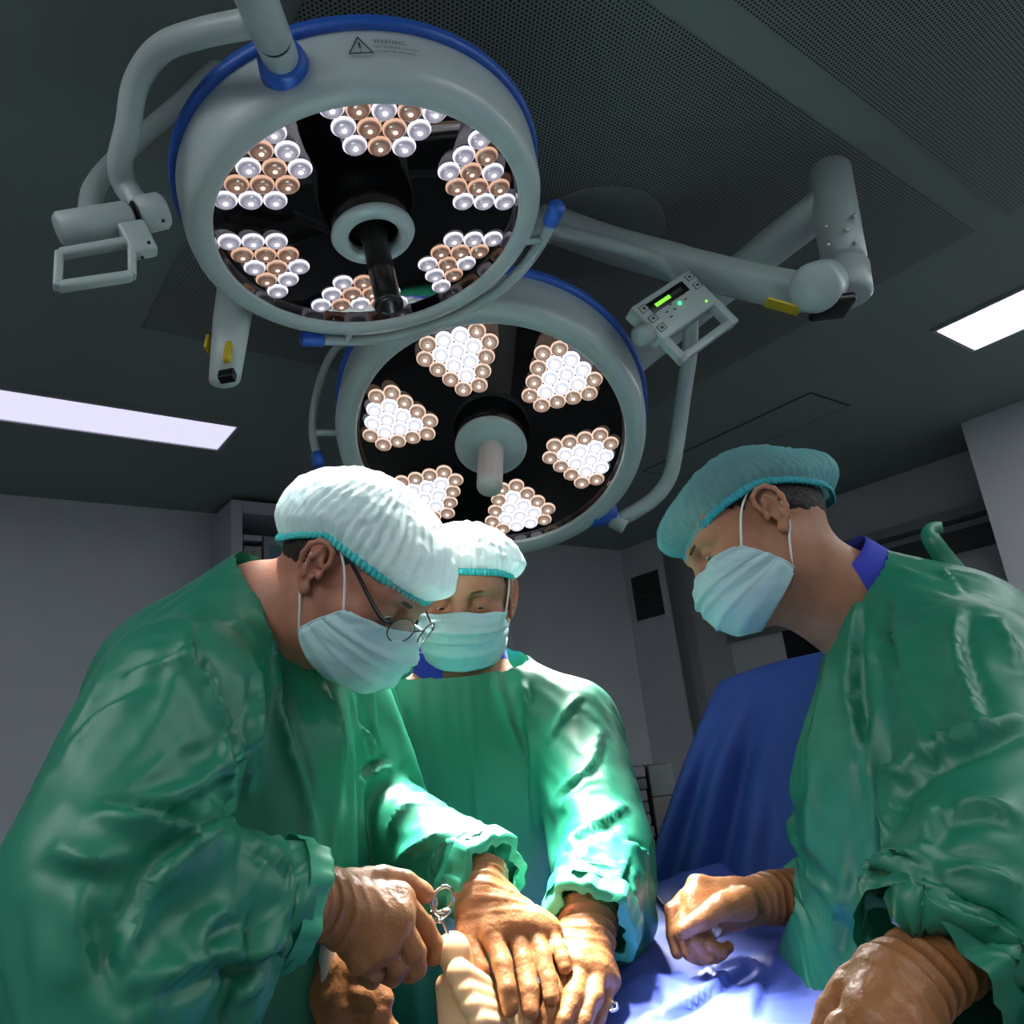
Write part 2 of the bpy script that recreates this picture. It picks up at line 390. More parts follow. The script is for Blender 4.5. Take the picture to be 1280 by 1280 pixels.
# ---------------------------------------------------------------- surgical lamps
M_lampw = mat('lamp_enamel', srgb(176, 190, 190), .32, .5)
M_rail = mat('lamp_rail_grey', srgb(165, 178, 178), .35, .5)
M_blue = mat('lamp_blue', srgb(35, 92, 185), .4, .5)
M_blk = mat('black_glass', srgb(6, 7, 8), .04, .6)
M_bplast = mat('black_plastic', srgb(10, 10, 11), .3, .4)
M_label = mat('label_ink', srgb(60, 66, 70), .6)
M_yel = mat('warning_label_yellow', srgb(196, 170, 24), .5)
M_steel = mat('brushed_steel', srgb(200, 200, 200), .28, metal=1)
def lens_mat(name, c0, c1, c2, cen, rim):
    m = bpy.data.materials.new(name); m.use_nodes = True; nt = m.node_tree; b = nt.nodes['Principled BSDF']; L = nt.links
    b.inputs['Base Color'].default_value = (.05, .05, .05, 1); b.inputs['Roughness'].default_value = .08; b.inputs['Coat Weight'].default_value = .3
    a = nt.nodes.new('ShaderNodeAttribute'); a.attribute_name = 'lens_r'
    cr = nt.nodes.new('ShaderNodeValToRGB'); L.new(a.outputs['Fac'], cr.inputs[0])
    e = cr.color_ramp.elements; e[0].position = 0; e[0].color = cen; e[1].position = 1; e[1].color = rim
    for pos, c in ((.13, cen), (.24, c2), (.45, c0), (.74, c1), (.86, c2), (.92, rim)):
        q = e.new(pos); q.color = c
    L.new(cr.outputs[0], b.inputs['Emission Color']); b.inputs['Emission Strength'].default_value = 1.0
    return m
g = lambda x, y, z: (x, y, z, 1)
M_lensW = lens_mat('led_lens_white', g(.24, .23, .28), g(.13, .125, .16), g(.30, .29, .35), g(2.4, 2.3, 2.4), g(.72, .69, .8))
M_lensA = lens_mat('led_lens_amber', g(.15, .085, .06), g(.07, .035, .024), g(.15, .085, .058), g(1.5, 1.1, .85), g(.50, .29, .19))
M_lensB = lens_mat('led_lens_full', g(.62, .62, .7), g(.40, .40, .47), g(.7, .7, .8), g(5, 5, 5), g(1.15, 1.15, 1.25))
M_lensC = lens_mat('led_lens_warm', g(.30, .21, .16), g(.13, .082, .06), g(.26, .17, .125), g(2.6, 2.2, 1.9), g(.66, .46, .36))
def lens_mesh(name, r, m):
    prof = [(0, .5*r)]+[(r*.94*math.sin(t), .12*r+.38*r*math.cos(t)) for t in np.linspace(.12, math.pi/2, 9)]+[(r, .08*r), (r, .0), (r*.8, -.08*r), (0, -.08*r)]
    v, f = lathe(prof, 20); me = bpy.data.meshes.new(name); me.from_pydata([tuple(p) for p in v], [], f)
    me.polygons.foreach_set('use_smooth', [True]*len(me.polygons)); me.materials.append(m)
    at_ = me.attributes.new('lens_r', 'FLOAT', 'POINT')
    at_.data.foreach_set('value', [min(1, math.hypot(p[0], p[1])/r) for p in v]); return me
def lamp_frame(px, py, Yd, theta, d_img):
    c = at(px, py, Yd); v = unit(c-CAM)
    d = unit(ray(px+d_img[0]*10, py+d_img[1]*10)-ray(px, py)); d = unit(d-v*(d@v))
    n = -v*math.cos(theta)+d*math.sin(theta)
    ex = unit(np.cross(d, n)); ex = ex if ex@V(1, 0, 0) > 0 else -ex
    ey = np.cross(n, ex)                                       # ex right in the image; ey up in the image
    if ey@d > 0: ey = -ey
    return c, ex, ey, n
def head(root, fr_, R, depth, rec):
    c, ex, ey, n = fr_; k = R/.30
    P = lambda prof, seg=96: xf(lathe([(r*k, h*k) for r, h in prof], seg), c, ex, ey, -n)
    obj('housing', P([(.2995, rec+.002), (.2995, -.004), (.300, -.009), (.303, -.012), (.318, -.016), (.334, -.014), (.344, -.004), (.349, .012), (.352, .04), (.355, depth-.02), (.35, depth-.012), (.3, depth+.02), (.18, depth+.035), (0, depth+.04)]), M_lampw, root)
    obj('blue_band', P([(.354, depth-.022), (.363, depth-.022), (.366, depth-.012), (.366, depth), (.36, depth+.006), (.34, depth+.004)]), M_blue, root)
    obj('front_glass', P([(0, rec), (.297, rec), (.2985, rec-.002), (.2985, -.002)]), M_blk, root)
    return lambda x, y, h=0: c+ex*x*R+ey*y*R+n*h
BEAMS = []
def clusters(root, fr_, R, n_, a0, layout, r, mats, rec):
    c, ex, ey, n = fr_; c = c-n*rec*R/.3
    for i in range(n_):
        ang = a0+2*math.pi*i/n_; u = ex*math.sin(ang)+ey*math.cos(ang); w = ex*math.cos(ang)-ey*math.sin(ang)
        BEAMS.append((c+u*R*.7, n))
        pl = [(rad, tan, k) for rad, tan, k in layout]
        # a thin dark carrier that the lenses sit in
        hull = [(.0, 0)]
        rr = [q[0] for q in pl]; mid = sum(rr)/len(rr)
        car = obj('lens_carrier', xf(lathe([(0, .0012), (.16*R, .0012), (.165*R, .0004)], 32), c+u*mid*R, u, w, n), M_blk, root)
        car.name = 'lens_cluster'
        for rad, tan, kind in pl:
            o = bpy.data.objects.new('lens', mats[kind]); COL.objects.link(o)
            o.matrix_world = Matrix([[w[j], u[j], n[j], (c+u*rad*R+w*tan*R+n*r*.1)[j]] for j in range(3)]+[[0, 0, 0, 1]])
            o.parent = car
# --- near lamp
L1 = lamp_frame(465.5, 287.2, 1.307*.88, .851, (math.sin(.217), math.cos(.217))); R1 = .30*.88
lamp1 = empty('surgical_lamp', L1[0], 'nearer large round surgical lamp with black handle, at the upper left', 'surgical lamp')
q1 = head(lamp1, L1, R1, .112, .025)
mW = lens_mesh('lens_white', .073*R1, M_lensW); mA = lens_mesh('lens_amber', .073*R1, M_lensA)
lay = []; sp_ = .148
for row, (rad, pat) in enumerate(((.875, 'WAWAW'), (.747, 'WAAW'), (.619, 'WAW'))):
    for j, ch in enumerate(pat): lay.append((rad, (j-(len(pat)-1)/2)*sp_, ch))
clusters(lamp1, L1, R1, 6, math.radians(14), lay, .073*R1, {'W': mW, 'A': mA}, .025)
def hub(root, fr_, R, mat_r, mat_h, rad, ln, hollow):
    c, ex, ey, n = fr_; k = R/.305; T = lambda prof: xf(lathe([(r*k, h*k) for r, h in prof], 40), c, ex, ey, n)
    obj('hub_ring', T([(.084, .008), (.085, .012), (.080, .02), (.058, .026), (.052, .02), (.05, .004)]) if hollow else T([(.081, .006), (.082, .012), (.076, .018), (.062, .018), (.060, .024), (.04, .026), (0, .026)]), mat_r, root)
    obj('hub_collar', T([(.080, -.035), (.080, .010), (.048, .010)]), M_bplast, root)
    hd = obj('handle', T([(.0505, -.02), (.046, -.012), (rad*1.25, .0), (rad, .03), (rad, ln*.55), (rad*1.02, ln*.55+.002), (rad*1.02, ln*.56+.002), (rad, ln*.56+.004), (rad, ln-.012), (rad*1.1, ln-.01), (rad*1.1, ln), (rad*.72, ln), (rad*.7, ln-.05), (0, ln-.05)] if hollow else [(rad*1.1, .02), (rad, .03), (rad*.96, ln-.004), (rad*.92, ln), (0, ln)]), mat_h, root)
hub(lamp1, L1, R1, M_lampw, M_bplast, .026, .19, True)
# --- far lamp
L2 = lamp_frame(613.8, 554.9, 1.679*1.1, .622, (math.sin(-.034), math.cos(-.034))); R2 = .31*1.1
lamp2 = empty('surgical_lamp', L2[0], 'farther round surgical lamp with short grey handle, below and behind the other lamp', 'surgical lamp')
q2 = head(lamp2, L2, R2, .125, .02)
mB = lens_mesh('lens_full', .062*R2, M_lensB); mC = lens_mesh('lens_warm', .062*R2, M_lensC)
lay = []; s_ = .118
rows = [(2, 'CC'), (3, 'CBC'), (4, 'CBBC'), (5, 'CBBBC'), (4, 'CBBC')]
for i, (nn, pat) in enumerate(rows):
    for j, ch in enumerate(pat): lay.append((.48+i*s_*.866, (j-(nn-1)/2)*s_, ch))
clusters(lamp2, L2, R2, 6, math.radians(-19), lay, .061*R2, {'B': mB, 'C': mC}, .02)
hub(lamp2, L2, R2, M_lampw, mat('handle_grey', srgb(200, 190, 184), .4), .029, .158, False)

# --- text on the near housing
def text_obj(name, s, size, m, parent, o, ex, ey, align='LEFT'):
    cu = bpy.data.curves.new(name, 'FONT'); cu.body = s; cu.size = size; cu.align_x = align; cu.resolution_u = 2
    tmp = bpy.data.objects.new('tmp', cu); COL.objects.link(tmp); bpy.context.view_layer.update()
    me = bpy.data.meshes.new_from_object(tmp.evaluated_get(bpy.context.evaluated_depsgraph_get())); bpy.data.objects.remove(tmp)
    v = np.array([w.co for w in me.vertices]); f = [tuple(p.vertices) for p in me.polygons]
    return obj(name, ([o+ex*p[0]+ey*p[1] for p in v], f), m, parent, False)
c, ex, ey, n = L1
def on_wall(px, py):                          # bearing on the near housing's side wall seen at a pixel
    d = ray(px, py); best = None
    for ang in np.linspace(-1.2, 1.2, 481):
        u = ex*math.sin(ang)+ey*math.cos(ang)
        for h in np.linspace(.01, .11, 25):
            p = c+u*.3545*.88-n*h; e = np.linalg.norm(np.cross(unit(d), p-CAM))
            if best is None or e < best[0]: best = (e, ang, h)
    return best[1], best[2]
def wall_pt(ang, h, off=.0012): return c+(ex*math.sin(ang)+ey*math.cos(ang))*(.3555*.88+off)-n*h
ang, h = on_wall(455, 62)
def wall_text(s, size, ang0, h0, name='label_text'):
    cu = bpy.data.curves.new(name, 'FONT'); cu.body = s; cu.size = size; cu.resolution_u = 2
    tmp = bpy.data.objects.new('tmp', cu); COL.objects.link(tmp); bpy.context.view_layer.update()
    me = bpy.data.meshes.new_from_object(tmp.evaluated_get(bpy.context.evaluated_depsgraph_get())); bpy.data.objects.remove(tmp)
    obj(name, ([wall_pt(ang0+p.co.x/.356, h0+p.co.y) for p in me.vertices], [tuple(p.vertices) for p in me.polygons]), M_label, lamp1, False)
wall_text('WARNING', .011, ang+.05, h+.012); wall_text('HOT SURFACE. DO NOT', .0066, ang+.05, h+.002); wall_text('COVER THE HOUSING', .0066, ang+.05, h-.006)
tri = [(-.026, -.008), (.016, -.008), (-.005, .026)]
tv = []; 
for s in (1, .78): tv += [wall_pt(ang+((x+.005)*s-.005)/.356, h+(y-.003)*s+.003) for x, y in tri]
obj('warning_triangle', (tv, [(0, 1, 4, 3), (1, 2, 5, 4), (2, 0, 3, 5)]), M_label, lamp1, False)
obj('warning_mark', ([wall_pt(ang+x/.356, h+y) for x, y in ((-.0062, .001), (-.0038, .001), (-.003, .013), (-.007, .013), (-.0062, -.005), (-.0038, -.005), (-.0038, -.002), (-.0062, -.002))], [(0, 1, 2, 3), (4, 5, 6, 7)]), M_label, lamp1, False)
# --- near lamp suspension
_at = at; KS = RS = .88
def at(px, py, Y): return _at(px, py, Y*KS)
c1 = L1[0]
T = lambda lst: catmull([at(*q) for q in lst], 8)
c, ex, ey, n = L1
_a, _h = on_wall(357, 84); _u = ex*math.sin(_a)+ey*math.cos(_a); piv = c+_u*.362*.88-n*_h
top = _at(322, 2, (piv+_u*.13)[1]); ax_ = unit(piv-top)
obj('pivot_collar', join(rod(piv-ax_*.020, piv+ax_*.018, .036, .042), ), M_blue, lamp1)
obj('pivot_post', join(rod(top-ax_*.12, piv-ax_*.062, .029), rod(piv-ax_*.056, piv-ax_*.012, .0285)), M_rail, lamp1)
obj('pivot_joint', rod(piv-ax_*.064, piv-ax_*.054, .0265), M_bplast, lamp1)
obj('yoke', tube(T([(318, 28, .86), (250, 42, .90), (200, 62, .95), (170, 105, 1.0), (160, 160, 1.04), (150, 205, 1.08), (158, 235, 1.11), (184, 268, 1.12)]), .0205, 20), M_rail, lamp1)
obj('rear_yoke', tube(T([(400, 14, 1.55), (300, 62, 1.5), (215, 138, 1.42), (150, 196, 1.34), (118, 236, 1.26), (112, 275, 1.18)]), .021, 20), M_rail, lamp1)
obj('upper_bracket', join(rod(at(350, 24, 1.5), at(470, -12, 1.5), .022), rod(at(395, -14, 1.48), at(399, 14, 1.48), .028)), M_rail, lamp1)
# grip box at its left end
hb = at(190, 268, 1.1); ha_ = at(72, 288, 1.04); g_ax = unit(hb-ha_); g_up = unit(Z-g_ax*(g_ax@Z)); g_o = np.cross(g_ax, g_up)
obj('grip_barrel', rod(ha_, at(165, 272, 1.09), .0285, bev=.006), M_rail, lamp1)
obj('grip_joint', rod(at(167, 271, 1.09), at(170, 271, 1.092), .026), M_bplast, lamp1)
jb = obj('grip_end', join(rod(at(172, 270, 1.093), at(207, 262, 1.11), .031, bev=.006), box(at(172, 300, 1.085), g_ax, g_up, g_o, .022, .03, .014, .006)), M_rail, lamp1)
for q in ((204, 255, 1.085), (204, 276, 1.085), (186, 303, 1.07), (178, 322, 1.07)): obj('screw', sphere(at(*q), .003), M_bplast, jb)
def loop_frame(corners, r, m, name, parent): return obj(name, tube(catmull([at(*q) for q in corners], 6, True), r, 12, True), m, parent)
def rect_frame(cn, w, thick, name, m, parent, bev=.004):        # four 3D corners -> a rounded rectangular grip
    cn = [np.asarray(q) for q in cn]; parts = []
    nrm = unit(np.cross(cn[1]-cn[0], cn[3]-cn[0]))
    for i in range(4):
        a, b = cn[i], cn[(i+1) % 4]; t = unit(b-a); parts.append(box((a+b)/2, t, np.cross(nrm, t), nrm, np.linalg.norm(b-a)/2+w, w, thick, bev))
    return obj(name, join(*parts), m, parent)
rect_frame([at(74, 318, 1.03), at(165, 302, 1.08), at(165, 345, 1.08), at(72, 359, 1.03)], .0065, .011, 'grip_handle', M_rail, lamp1)
# grab rail under the rim, blue end caps
c, ex, ey, n = L1
def rail(fr_, R, angs, h, off, root, rr=.013, cap_=(1, 1), posts=()):
    c, ex, ey, n = fr_
    pt = lambda a, o=off, hh=h: c+(ex*math.sin(a)+ey*math.cos(a))*(R*1.17+o)-n*hh
    P = [pt(a) for a in np.linspace(angs[0], angs[1], 40)]
    obj('grab_rail', tube(P, rr, 14), M_rail, root)
    for w, e, s in ((cap_[0], P[0], P[0]-P[2]), (cap_[1], P[-1], P[-1]-P[-3])):
        if w: s = unit(s); obj('rail_cap', rod(e-s*.005, e+s*.045, rr*1.35, rr*1.45, bev=.005), M_blue, root)
    for a in posts: obj('rail_post', rod(pt(a, -.01), pt(a, off*.0-.012+.0), .009) if 0 else rod(pt(a), pt(a, -.03, h-.01), .009), M_rail, root)
rail(L1, R1, (math.radians(207), math.radians(102)), .005, .028, lamp1, posts=(math.radians(198), math.radians(110)))
# drop arm that carries the near lamp, seen end-on behind it
da = unit(at(275, 480, 1.42)-at(300, 330, 1.6)); dx_ = unit(np.cross(da, V(0, 1, 0.3))); dz_ = np.cross(dx_, da)
arm = obj('drop_arm', join(tube([at(305, 300, 1.62), at(290, 400, 1.5), at(281, 474, 1.42)], [(.05, .035), (.042, .03), (.032, .024)], 20, flat=dx_)), M_lampw, lamp1)
obj('arm_end_cap', box(at(284, 470, 1.385), dx_, da, dz_, .016, .012, .01, .003), M_bplast, arm)
obj('arm_label', box(at(285, 440, 1.40), dx_, da, dz_, .006, .030, .006, .001), M_yel, arm)
obj('arm_label', box(at(260, 430, 1.46), dx_, da, dz_, .003, .022, .010, .001), M_yel, arm)

# --- far lamp suspension
KS = RS = 1.1
obj('yoke', tube(T([(655, 292, 1.56), (700, 292, 1.56), (780, 312, 1.58), (828, 330, 1.60), (850, 352, 1.63), (862, 385, 1.68), (862, 440, 1.74), (855, 490, 1.78), (845, 560, 1.82), (836, 598, 1.85), (815, 625, 1.87), (775, 650, 1.90)]), .019, 18), M_rail, lamp2)
obj('pivot_collar', rod(at(738, 642, 1.89), at(768, 640, 1.90), .036, .03), M_blue, lamp2)
obj('pivot_post', rod(at(764, 648, 1.90), at(782, 658, 1.90), .022), M_rail, lamp2)
obj('grab_rail', tube(T([(452, 430, 1.78), (425, 432, 1.78), (408, 455, 1.76), (394, 500, 1.72), (391, 540, 1.7), (397, 572, 1.69)]), .0095, 14), M_rail, lamp2)
obj('rail_cap', rod(at(396, 566, 1.69), at(399, 582, 1.685), .0135, .0145), M_blue, lamp2)
obj('rail_post', rod(at(394, 541, 1.7), at(428, 541, 1.72), .008), M_rail, lamp2)
# control box with display and grip hole
RS = 1.0
K = [at(789, 384, 1.44), at(861, 337, 1.50), at(905, 418, 1.50), at(833, 467, 1.44)]
kx = unit(K[1]-K[0]); kn = unit(np.cross(kx, K[3]-K[0])); kn = kn if kn@(CAM-K[0]) > 0 else -kn; ky = np.cross(kn, kx)
W_ = np.linalg.norm(K[1]-K[0]); H_ = abs((K[3]-K[0])@ky); ky = ky if ky@Z > 0 else -ky
kp = lambda u, v, o=0: K[0]+kx*u*W_-ky*v*H_+kn*o
cb = obj('control_panel', join(box(kp(.5, .31, -.02), kx, ky, kn, W_*.5, H_*.31, .022, .005), box(kp(.05, .8, -.01), kx, ky, kn, W_*.05, H_*.21, .012, .004), box(kp(.95, .8, -.012), kx, ky, kn, W_*.05, H_*.21, .016, .004), box(kp(.5, .95, -.01), kx, ky, kn, W_*.5, H_*.055, .012, .004)), M_lampw, lamp2)
obj('display', box(kp(.47, .17, .0025), kx, ky, kn, W_*.31, H_*.085, .0015, .0005), M_bplast, cb)
M_green = mat('led_green', srgb(90, 255, 60), .5, emit=srgb(120, 255, 50), estr=1.2); M_dim = mat('led_off', srgb(60, 66, 62), .5)
for i in range(9): obj('level_bar', box(kp(.27+i*.05, .175, .0045), kx, ky, kn, W_*.019, H_*.025, .0008), M_green if i < 5 else M_dim, cb, False)
for u, v in ((.10, .12), (.10, .30), (.10, .47), (.91, .10), (.91, .26)):
    b_ = obj('button', box(kp(u, v, .003), kx, ky, kn, W_*.055, H_*.05, .0012, .001), M_lampw, cb)
    rect_frame([kp(u+a*.052, v+b*.046, .0045) for a, b in ((-1, -1), (1, -1), (1, 1), (-1, 1))], .0006, .0005, 'outline', M_label, b_, 0)
    obj('symbol', box(kp(u, v, .0046), kx, ky, kn, W_*.018, H_*.018, .0005), M_label, b_, False)
for u, v in ((.31, .33), (.31, .42), (.42, .36), (.42, .27), (.64, .33), (.66, .25)): obj('marking', box(kp(u, v, .0024), kx, ky, kn, W_*.02, H_*.01, .0006), M_label, cb, False)
obj('status_light', sphere(kp(.53, .33, .003), .0045), mat('led_status', srgb(60, 255, 140), .5, emit=srgb(40, 255, 130), estr=1.6), cb)
obj('status_light', sphere(kp(.84, .52, .003), .0028), M_green, cb)
obj('knob', rod(at(812, 414, 1.46), at(797, 423, 1.445), .024, bev=.006), M_rail, cb)
RS = 1.1
# spring arm and elbow on the right
KS = RS = .875
ar = obj('spring_arm', tube(catmull([at(*q) for q in ((690, 280, 2.09), (760, 305, 2.08), (860, 333, 2.02), (950, 355, 1.955), (1010, 365, 1.897), (1040, 352, 1.88))], 6), [(.052, .066)]*12+[(.05, .064)]*19, 20, flat=V(0, 0, 1)), M_lampw, lamp2)
obj('arm_joint', join(rod(at(696, 281, 2.085), at(672, 277, 2.085), .062, .054, bev=.01), rod(at(676, 274, 2.06), at(658, 294, 1.97), .036, .03, bev=.006)), M_lampw, lamp2)
obj('elbow_disc', rod(at(1018, 360, 1.79), at(1030, 354, 1.92), .066, bev=.008), M_lampw, lamp2)
obj('elbow_under_cap', box(at(1040, 384, 1.87), X, Y, Z, .05, .05, .014, .01), M_bplast, lamp2)  # black plastic cap under the end of the arm
obj('arm_label', box(at(978, 383, 1.855), unit(at(1000, 390, 1.85)-at(950, 376, 1.85)), Y, Z, .045, .02, .004, .001), M_yel, ar)
obj('elbow_post', join(rod(at(1060, 372, 1.96), at(1056, 330, 1.97), .068, .066, bev=.012)), M_lampw, lamp2)
pst = obj('elbow_sleeve', rod(at(1056, 330, 1.97), at(1035, 213, 2.02), .062, .066, bev=.01), M_lampw, lamp2)
for q in ((1032, 283), (1035, 306), (1058, 287), (1069, 303), (1068, 270)): obj('screw', rod(at(q[0], q[1], 1.925), at(q[0], q[1], 1.90), .006), M_steel, pst)
KS = RS = 1.0
cm = empty('ceiling_mount', V(*atz(742, 292, CEIL)), 'round ceiling plate and post that the lamp arms hang from', 'ceiling mount')
pm = atz(742, 292, CEIL)
obj('plate', rod(pm, pm-Z*.012, .215, seg=64), mat('mount_grey', srgb(100, 108, 105), .6), cm); obj('post', rod(pm, pm-Z*.04, .075, seg=32), bpy.data.materials['mount_grey'], cm)
KS = RS = .97
obj('extension_arm', tube(catmull([at(1040, 250, 1.825), at(960, 312, 1.96), at(880, 376, 2.11), at(800, 440, 2.216), at(740, 490, 2.268)], 6), [(.05, .064)]*25, 20, flat=Z), M_lampw, lamp2)
at = _at; RS = 1.0
# ---------------------------------------------------------------- people: helpers
def grid_axis(lo, hi, fine_lo, fine_hi, rf, rcs):
    x = [lo]
    while x[-1] < hi:
        s = rf if fine_lo-rcs <= x[-1] <= fine_hi else rcs
        x.append(x[-1]+s)
    return np.array(x)
def implicit_ax(prims, axs):
    n = [len(a) for a in axs]; D = np.full(n, 1.0)
    for p in prims:
        k = p.get('k', .02); op = p.get('op', '+')
        if p['t'] == 'cone': q = np.array([p['a'], p['b']]); r = max(p['ra'], p['rb']); b = (q.min(0)-r, q.max(0)+r)
        elif p['t'] == 'ell': r = max(p['r']); b = (p['c']-r, p['c']+r)
        else: b = (p.get('lo', np.full(3, -9)), p.get('hi', np.full(3, 9)))
        m = k+.035 if op == '+' else .01
        sl = tuple(slice(max(0, int(np.searchsorted(axs[i], b[0][i]-m))-2), min(n[i], int(np.searchsorted(axs[i], b[1][i]+m))+2)) for i in range(3))
        if any(s.stop <= s.start for s in sl): continue
        P = np.stack(np.meshgrid(*[axs[i][sl[i]] for i in range(3)], indexing='ij'), -1)
        if p['t'] == 'cone': d = d_cone(P, p['a'], p['ra'], p['b'], p['rb'], p.get('flat'))
        elif p['t'] == 'ell': d = d_ell(P, p['c'], p['r'], p.get('M'))
        else: d = p['f'](P)
        D[sl] = smin(D[sl], d, k) if op == '+' else (-smin(-D[sl], d, k) if op == '-' else -smin(-D[sl], -d, k))
    D = np.clip(D, -.05, .05)
    v, f = surface_nets(D, np.zeros(3), 1.0)
    v = np.stack([np.interp(v[:, i], np.arange(n[i]), axs[i]) for i in range(3)], 1)
    return v, f
class Head:
    """head frame: x to the person's right, y out of the face, z up; origin between the ears"""
    def __init__(s, c, ey, ex_hint, scale=1.0, roll=0):
        s.c = np.asarray(c, float); s.ey = unit(ey); ex = np.asarray(ex_hint, float); s.ex = unit(ex-s.ey*(ex@s.ey)); s.ez = np.cross(s.ex, s.ey)
        s.ex, s.ez = s.ex*math.cos(roll)+s.ez*math.sin(roll), s.ez*math.cos(roll)-s.ex*math.sin(roll)
        s.M = np.stack([s.ex, s.ey, s.ez], 1); s.k = scale
    def w(s, *p):
        p = p[0] if len(p) == 1 else p
        return s.c+s.M@(np.asarray(p, float)*s.k)
    def ws(s, P): return s.c+(np.asarray(P)*s.k)@s.M.T
    def loc(s, P): return ((np.asarray(P)-s.c)@s.M)/s.k
    def E(s, c, r, k=.02, op='+', rot=None):
        M = s.M if rot is None else s.M@rot
        r = np.asarray(r if hasattr(r, '__len__') else (r,)*3, float)*s.k
        return ell(s.w(c), r, k*s.k, op, M)
    def C(s, a, ra, b, rb, k=.012, op='+'): return cone(s.w(a), ra*s.k, s.w(b), rb*s.k, k*s.k, op)
def rotx(a): c, s = math.cos(a), math.sin(a); return np.array([[1, 0, 0], [0, c, -s], [0, s, c]])
def rotz(a): c, s = math.cos(a), math.sin(a); return np.array([[c, -s, 0], [s, c, 0], [0, 0, 1]])
def head_prims(h, eyes_open=.3):
    p = [h.E((0, -.016, .042), (.0745, .096, .082)), h.E((0, -.045, .02), (.068, .066, .07), .03),
         h.E((0, .034, -.018), (.059, .058, .078), .035), h.E((0, .05, .035), (.062, .045, .05), .03)]
    for s in (-1, 1):
        p += [h.C((s*.050, -.002, -.045), .02, (s*.044, .010, -.066), .016, .03), h.C((s*.044, .010, -.067), .016, (s*.014, .070, -.088), .014, .03),
              h.E((s*.046, .058, -.022), (.024, .022, .018), .025), h.C((s*.012, .092, .021), .0095, (s*.044, .076, .024), .010, .014)]
    p += [h.E((0, .074, -.087), (.022, .018, .015), .02), h.C((0, .084, -.060), .016, (0, .080, -.072), .015, .02)]
    for s in (-1, 1):
        p.append(h.E((s*.032, .092, .003), (.0185, .014, .0125), .012, '-'))
    p += [h.C((0, .088, .012), .0085, (0, .111, -.032), .0105, .012), h.E((0, .108, -.036), (.0125, .014, .0105), .008)]
    for s in (-1, 1):
        p.append(h.E((s*.0125, .098, -.040), (.008, .011, .0085), .006))
        o = .0042*eyes_open
        p += [h.E((s*.032, .0775, .0015+o), (.0152, .0145, .0138), .004),                       # upper lid over the ball
              h.C((s*.019, .0865, -.0085), .0035, (s*.044, .083, -.0075), .0035, .006),           # lower lid
              h.E((s*.032, .093, -.0042), (.0105, .010, .0014+.0052*eyes_open), .002, '-')]       # the gap between the lids
        # ear: helix rim, antihelix, tragus, lobe, hollow
        q = lambda y, z, out=0: (s*(.077+out), y, z)
        p.append(h.E((s*.0785, -.012, .002), (.0045, .0135, .025), .006, rot=rotz(-s*.42)))
        hel = [(.003, .006, .001), (.006, .018, .003), (.003, .029, .006), (-.007, .0345, .009), (-.018, .032, .012), (-.0255, .022, .014), (-.0275, .008, .014), (-.024, -.007, .012), (-.017, -.019, .009), (-.010, -.027, .006)]
        for a, b in zip(hel[:-1], hel[1:]): p.append(h.C(q(*a), .0036, q(*b), .0036, .003))
        p += [h.C(q(-.012, .022, .008), .0032, q(-.0185, .008, .009), .0034, .003), h.C(q(-.0185, .008, .009), .0034, q(-.014, -.012, .008), .0036, .003),
              h.E(q(-.005, -.028, .004), (.0045, .0075, .0085), .004), h.E(q(.004, -.004, .005), (.004, .004, .0065), .003),
              h.E(q(-.007, .000, .011), (.0085, .0068, .0105), .003, '-'), h.C(q(-.022, .014, .015), .0022, q(-.021, -.004, .014), .002, .002, '-')]
    return p
def neck_prims(h, base, r=.056): return [cone(h.w(0, -.024, -.045), .057, base, r+.006, .03), cone(h.w(0, .024, -.074), .030, base+(h.w(0, .03, -.12)-h.w(0, -.02, -.10))*.6, .034, .05)]
def body_mesh(h, prims, lo, hi, rf=.0026, rcs=.016):
    hl = h.c-.155; hh = h.c+.155
    axs = [grid_axis(lo[i], hi[i], hl[i], hh[i], rf, rcs) for i in range(3)]
    v, f = implicit_ax(prims, axs)
    return relax(v, f, 1, .35), f
M_skin = mat('skin', srgb(174, 118, 96), .5, .4, sss=.25, sssr=(.012, .0035, .002), noise_amt=.10, noise_scale=55, bump=.15, bump_scale=350)
M_skin2 = mat('skin_tan', srgb(168, 118, 90), .5, .4, sss=.2, sssr=(.012, .0035, .002), noise_amt=.10, noise_scale=55, bump=.15, bump_scale=350)
M_brow = mat('eyebrow_hair', srgb(78, 56, 44), .8)
M_hair = mat('dark_hair', srgb(32, 25, 22), .6, .4, noise_amt=.35, noise_scale=180, bump=.6, bump_scale=260)
M_eye = mat('eye_white', srgb(225, 220, 214), .12); M_iris = mat('iris', srgb(58, 44, 34), .15)
M_gown = mat('surgical_gown', srgb(32, 126, 98), .42, .6, noise_amt=.05, noise_scale=8, bump=.06, bump_scale=900, transl=.06)
M_scrub = mat('scrub_shirt', srgb(44, 58, 178), .8)
M_mask = mat('face_mask', srgb(190, 224, 228), .6, .3, bump=.08, bump_scale=500, transl=.2)
M_loop = mat('ear_loop', srgb(225, 228, 224), .7)
def cap_mat(name, col, white, mix):
    m = mat(name, col, .45, .5, bump=.25, bump_scale=240, transl=.35)
    nt = m.node_tree; L = nt.links; out = nt.nodes['Material Output']; s = out.inputs[0].links[0].from_socket
    t = nt.nodes.new('ShaderNodeBsdfTransparent'); t.inputs[0].default_value = col
    mx = nt.nodes.new('ShaderNodeMixShader'); mx.inputs[0].default_value = mix
    L.new(s, mx.inputs[1]); L.new(t.outputs[0], mx.inputs[2]); L.new(mx.outputs[0], out.inputs[0]); return m
M_capW = cap_mat('cap_fleece_pale', srgb(226, 247, 249), 1, .04)
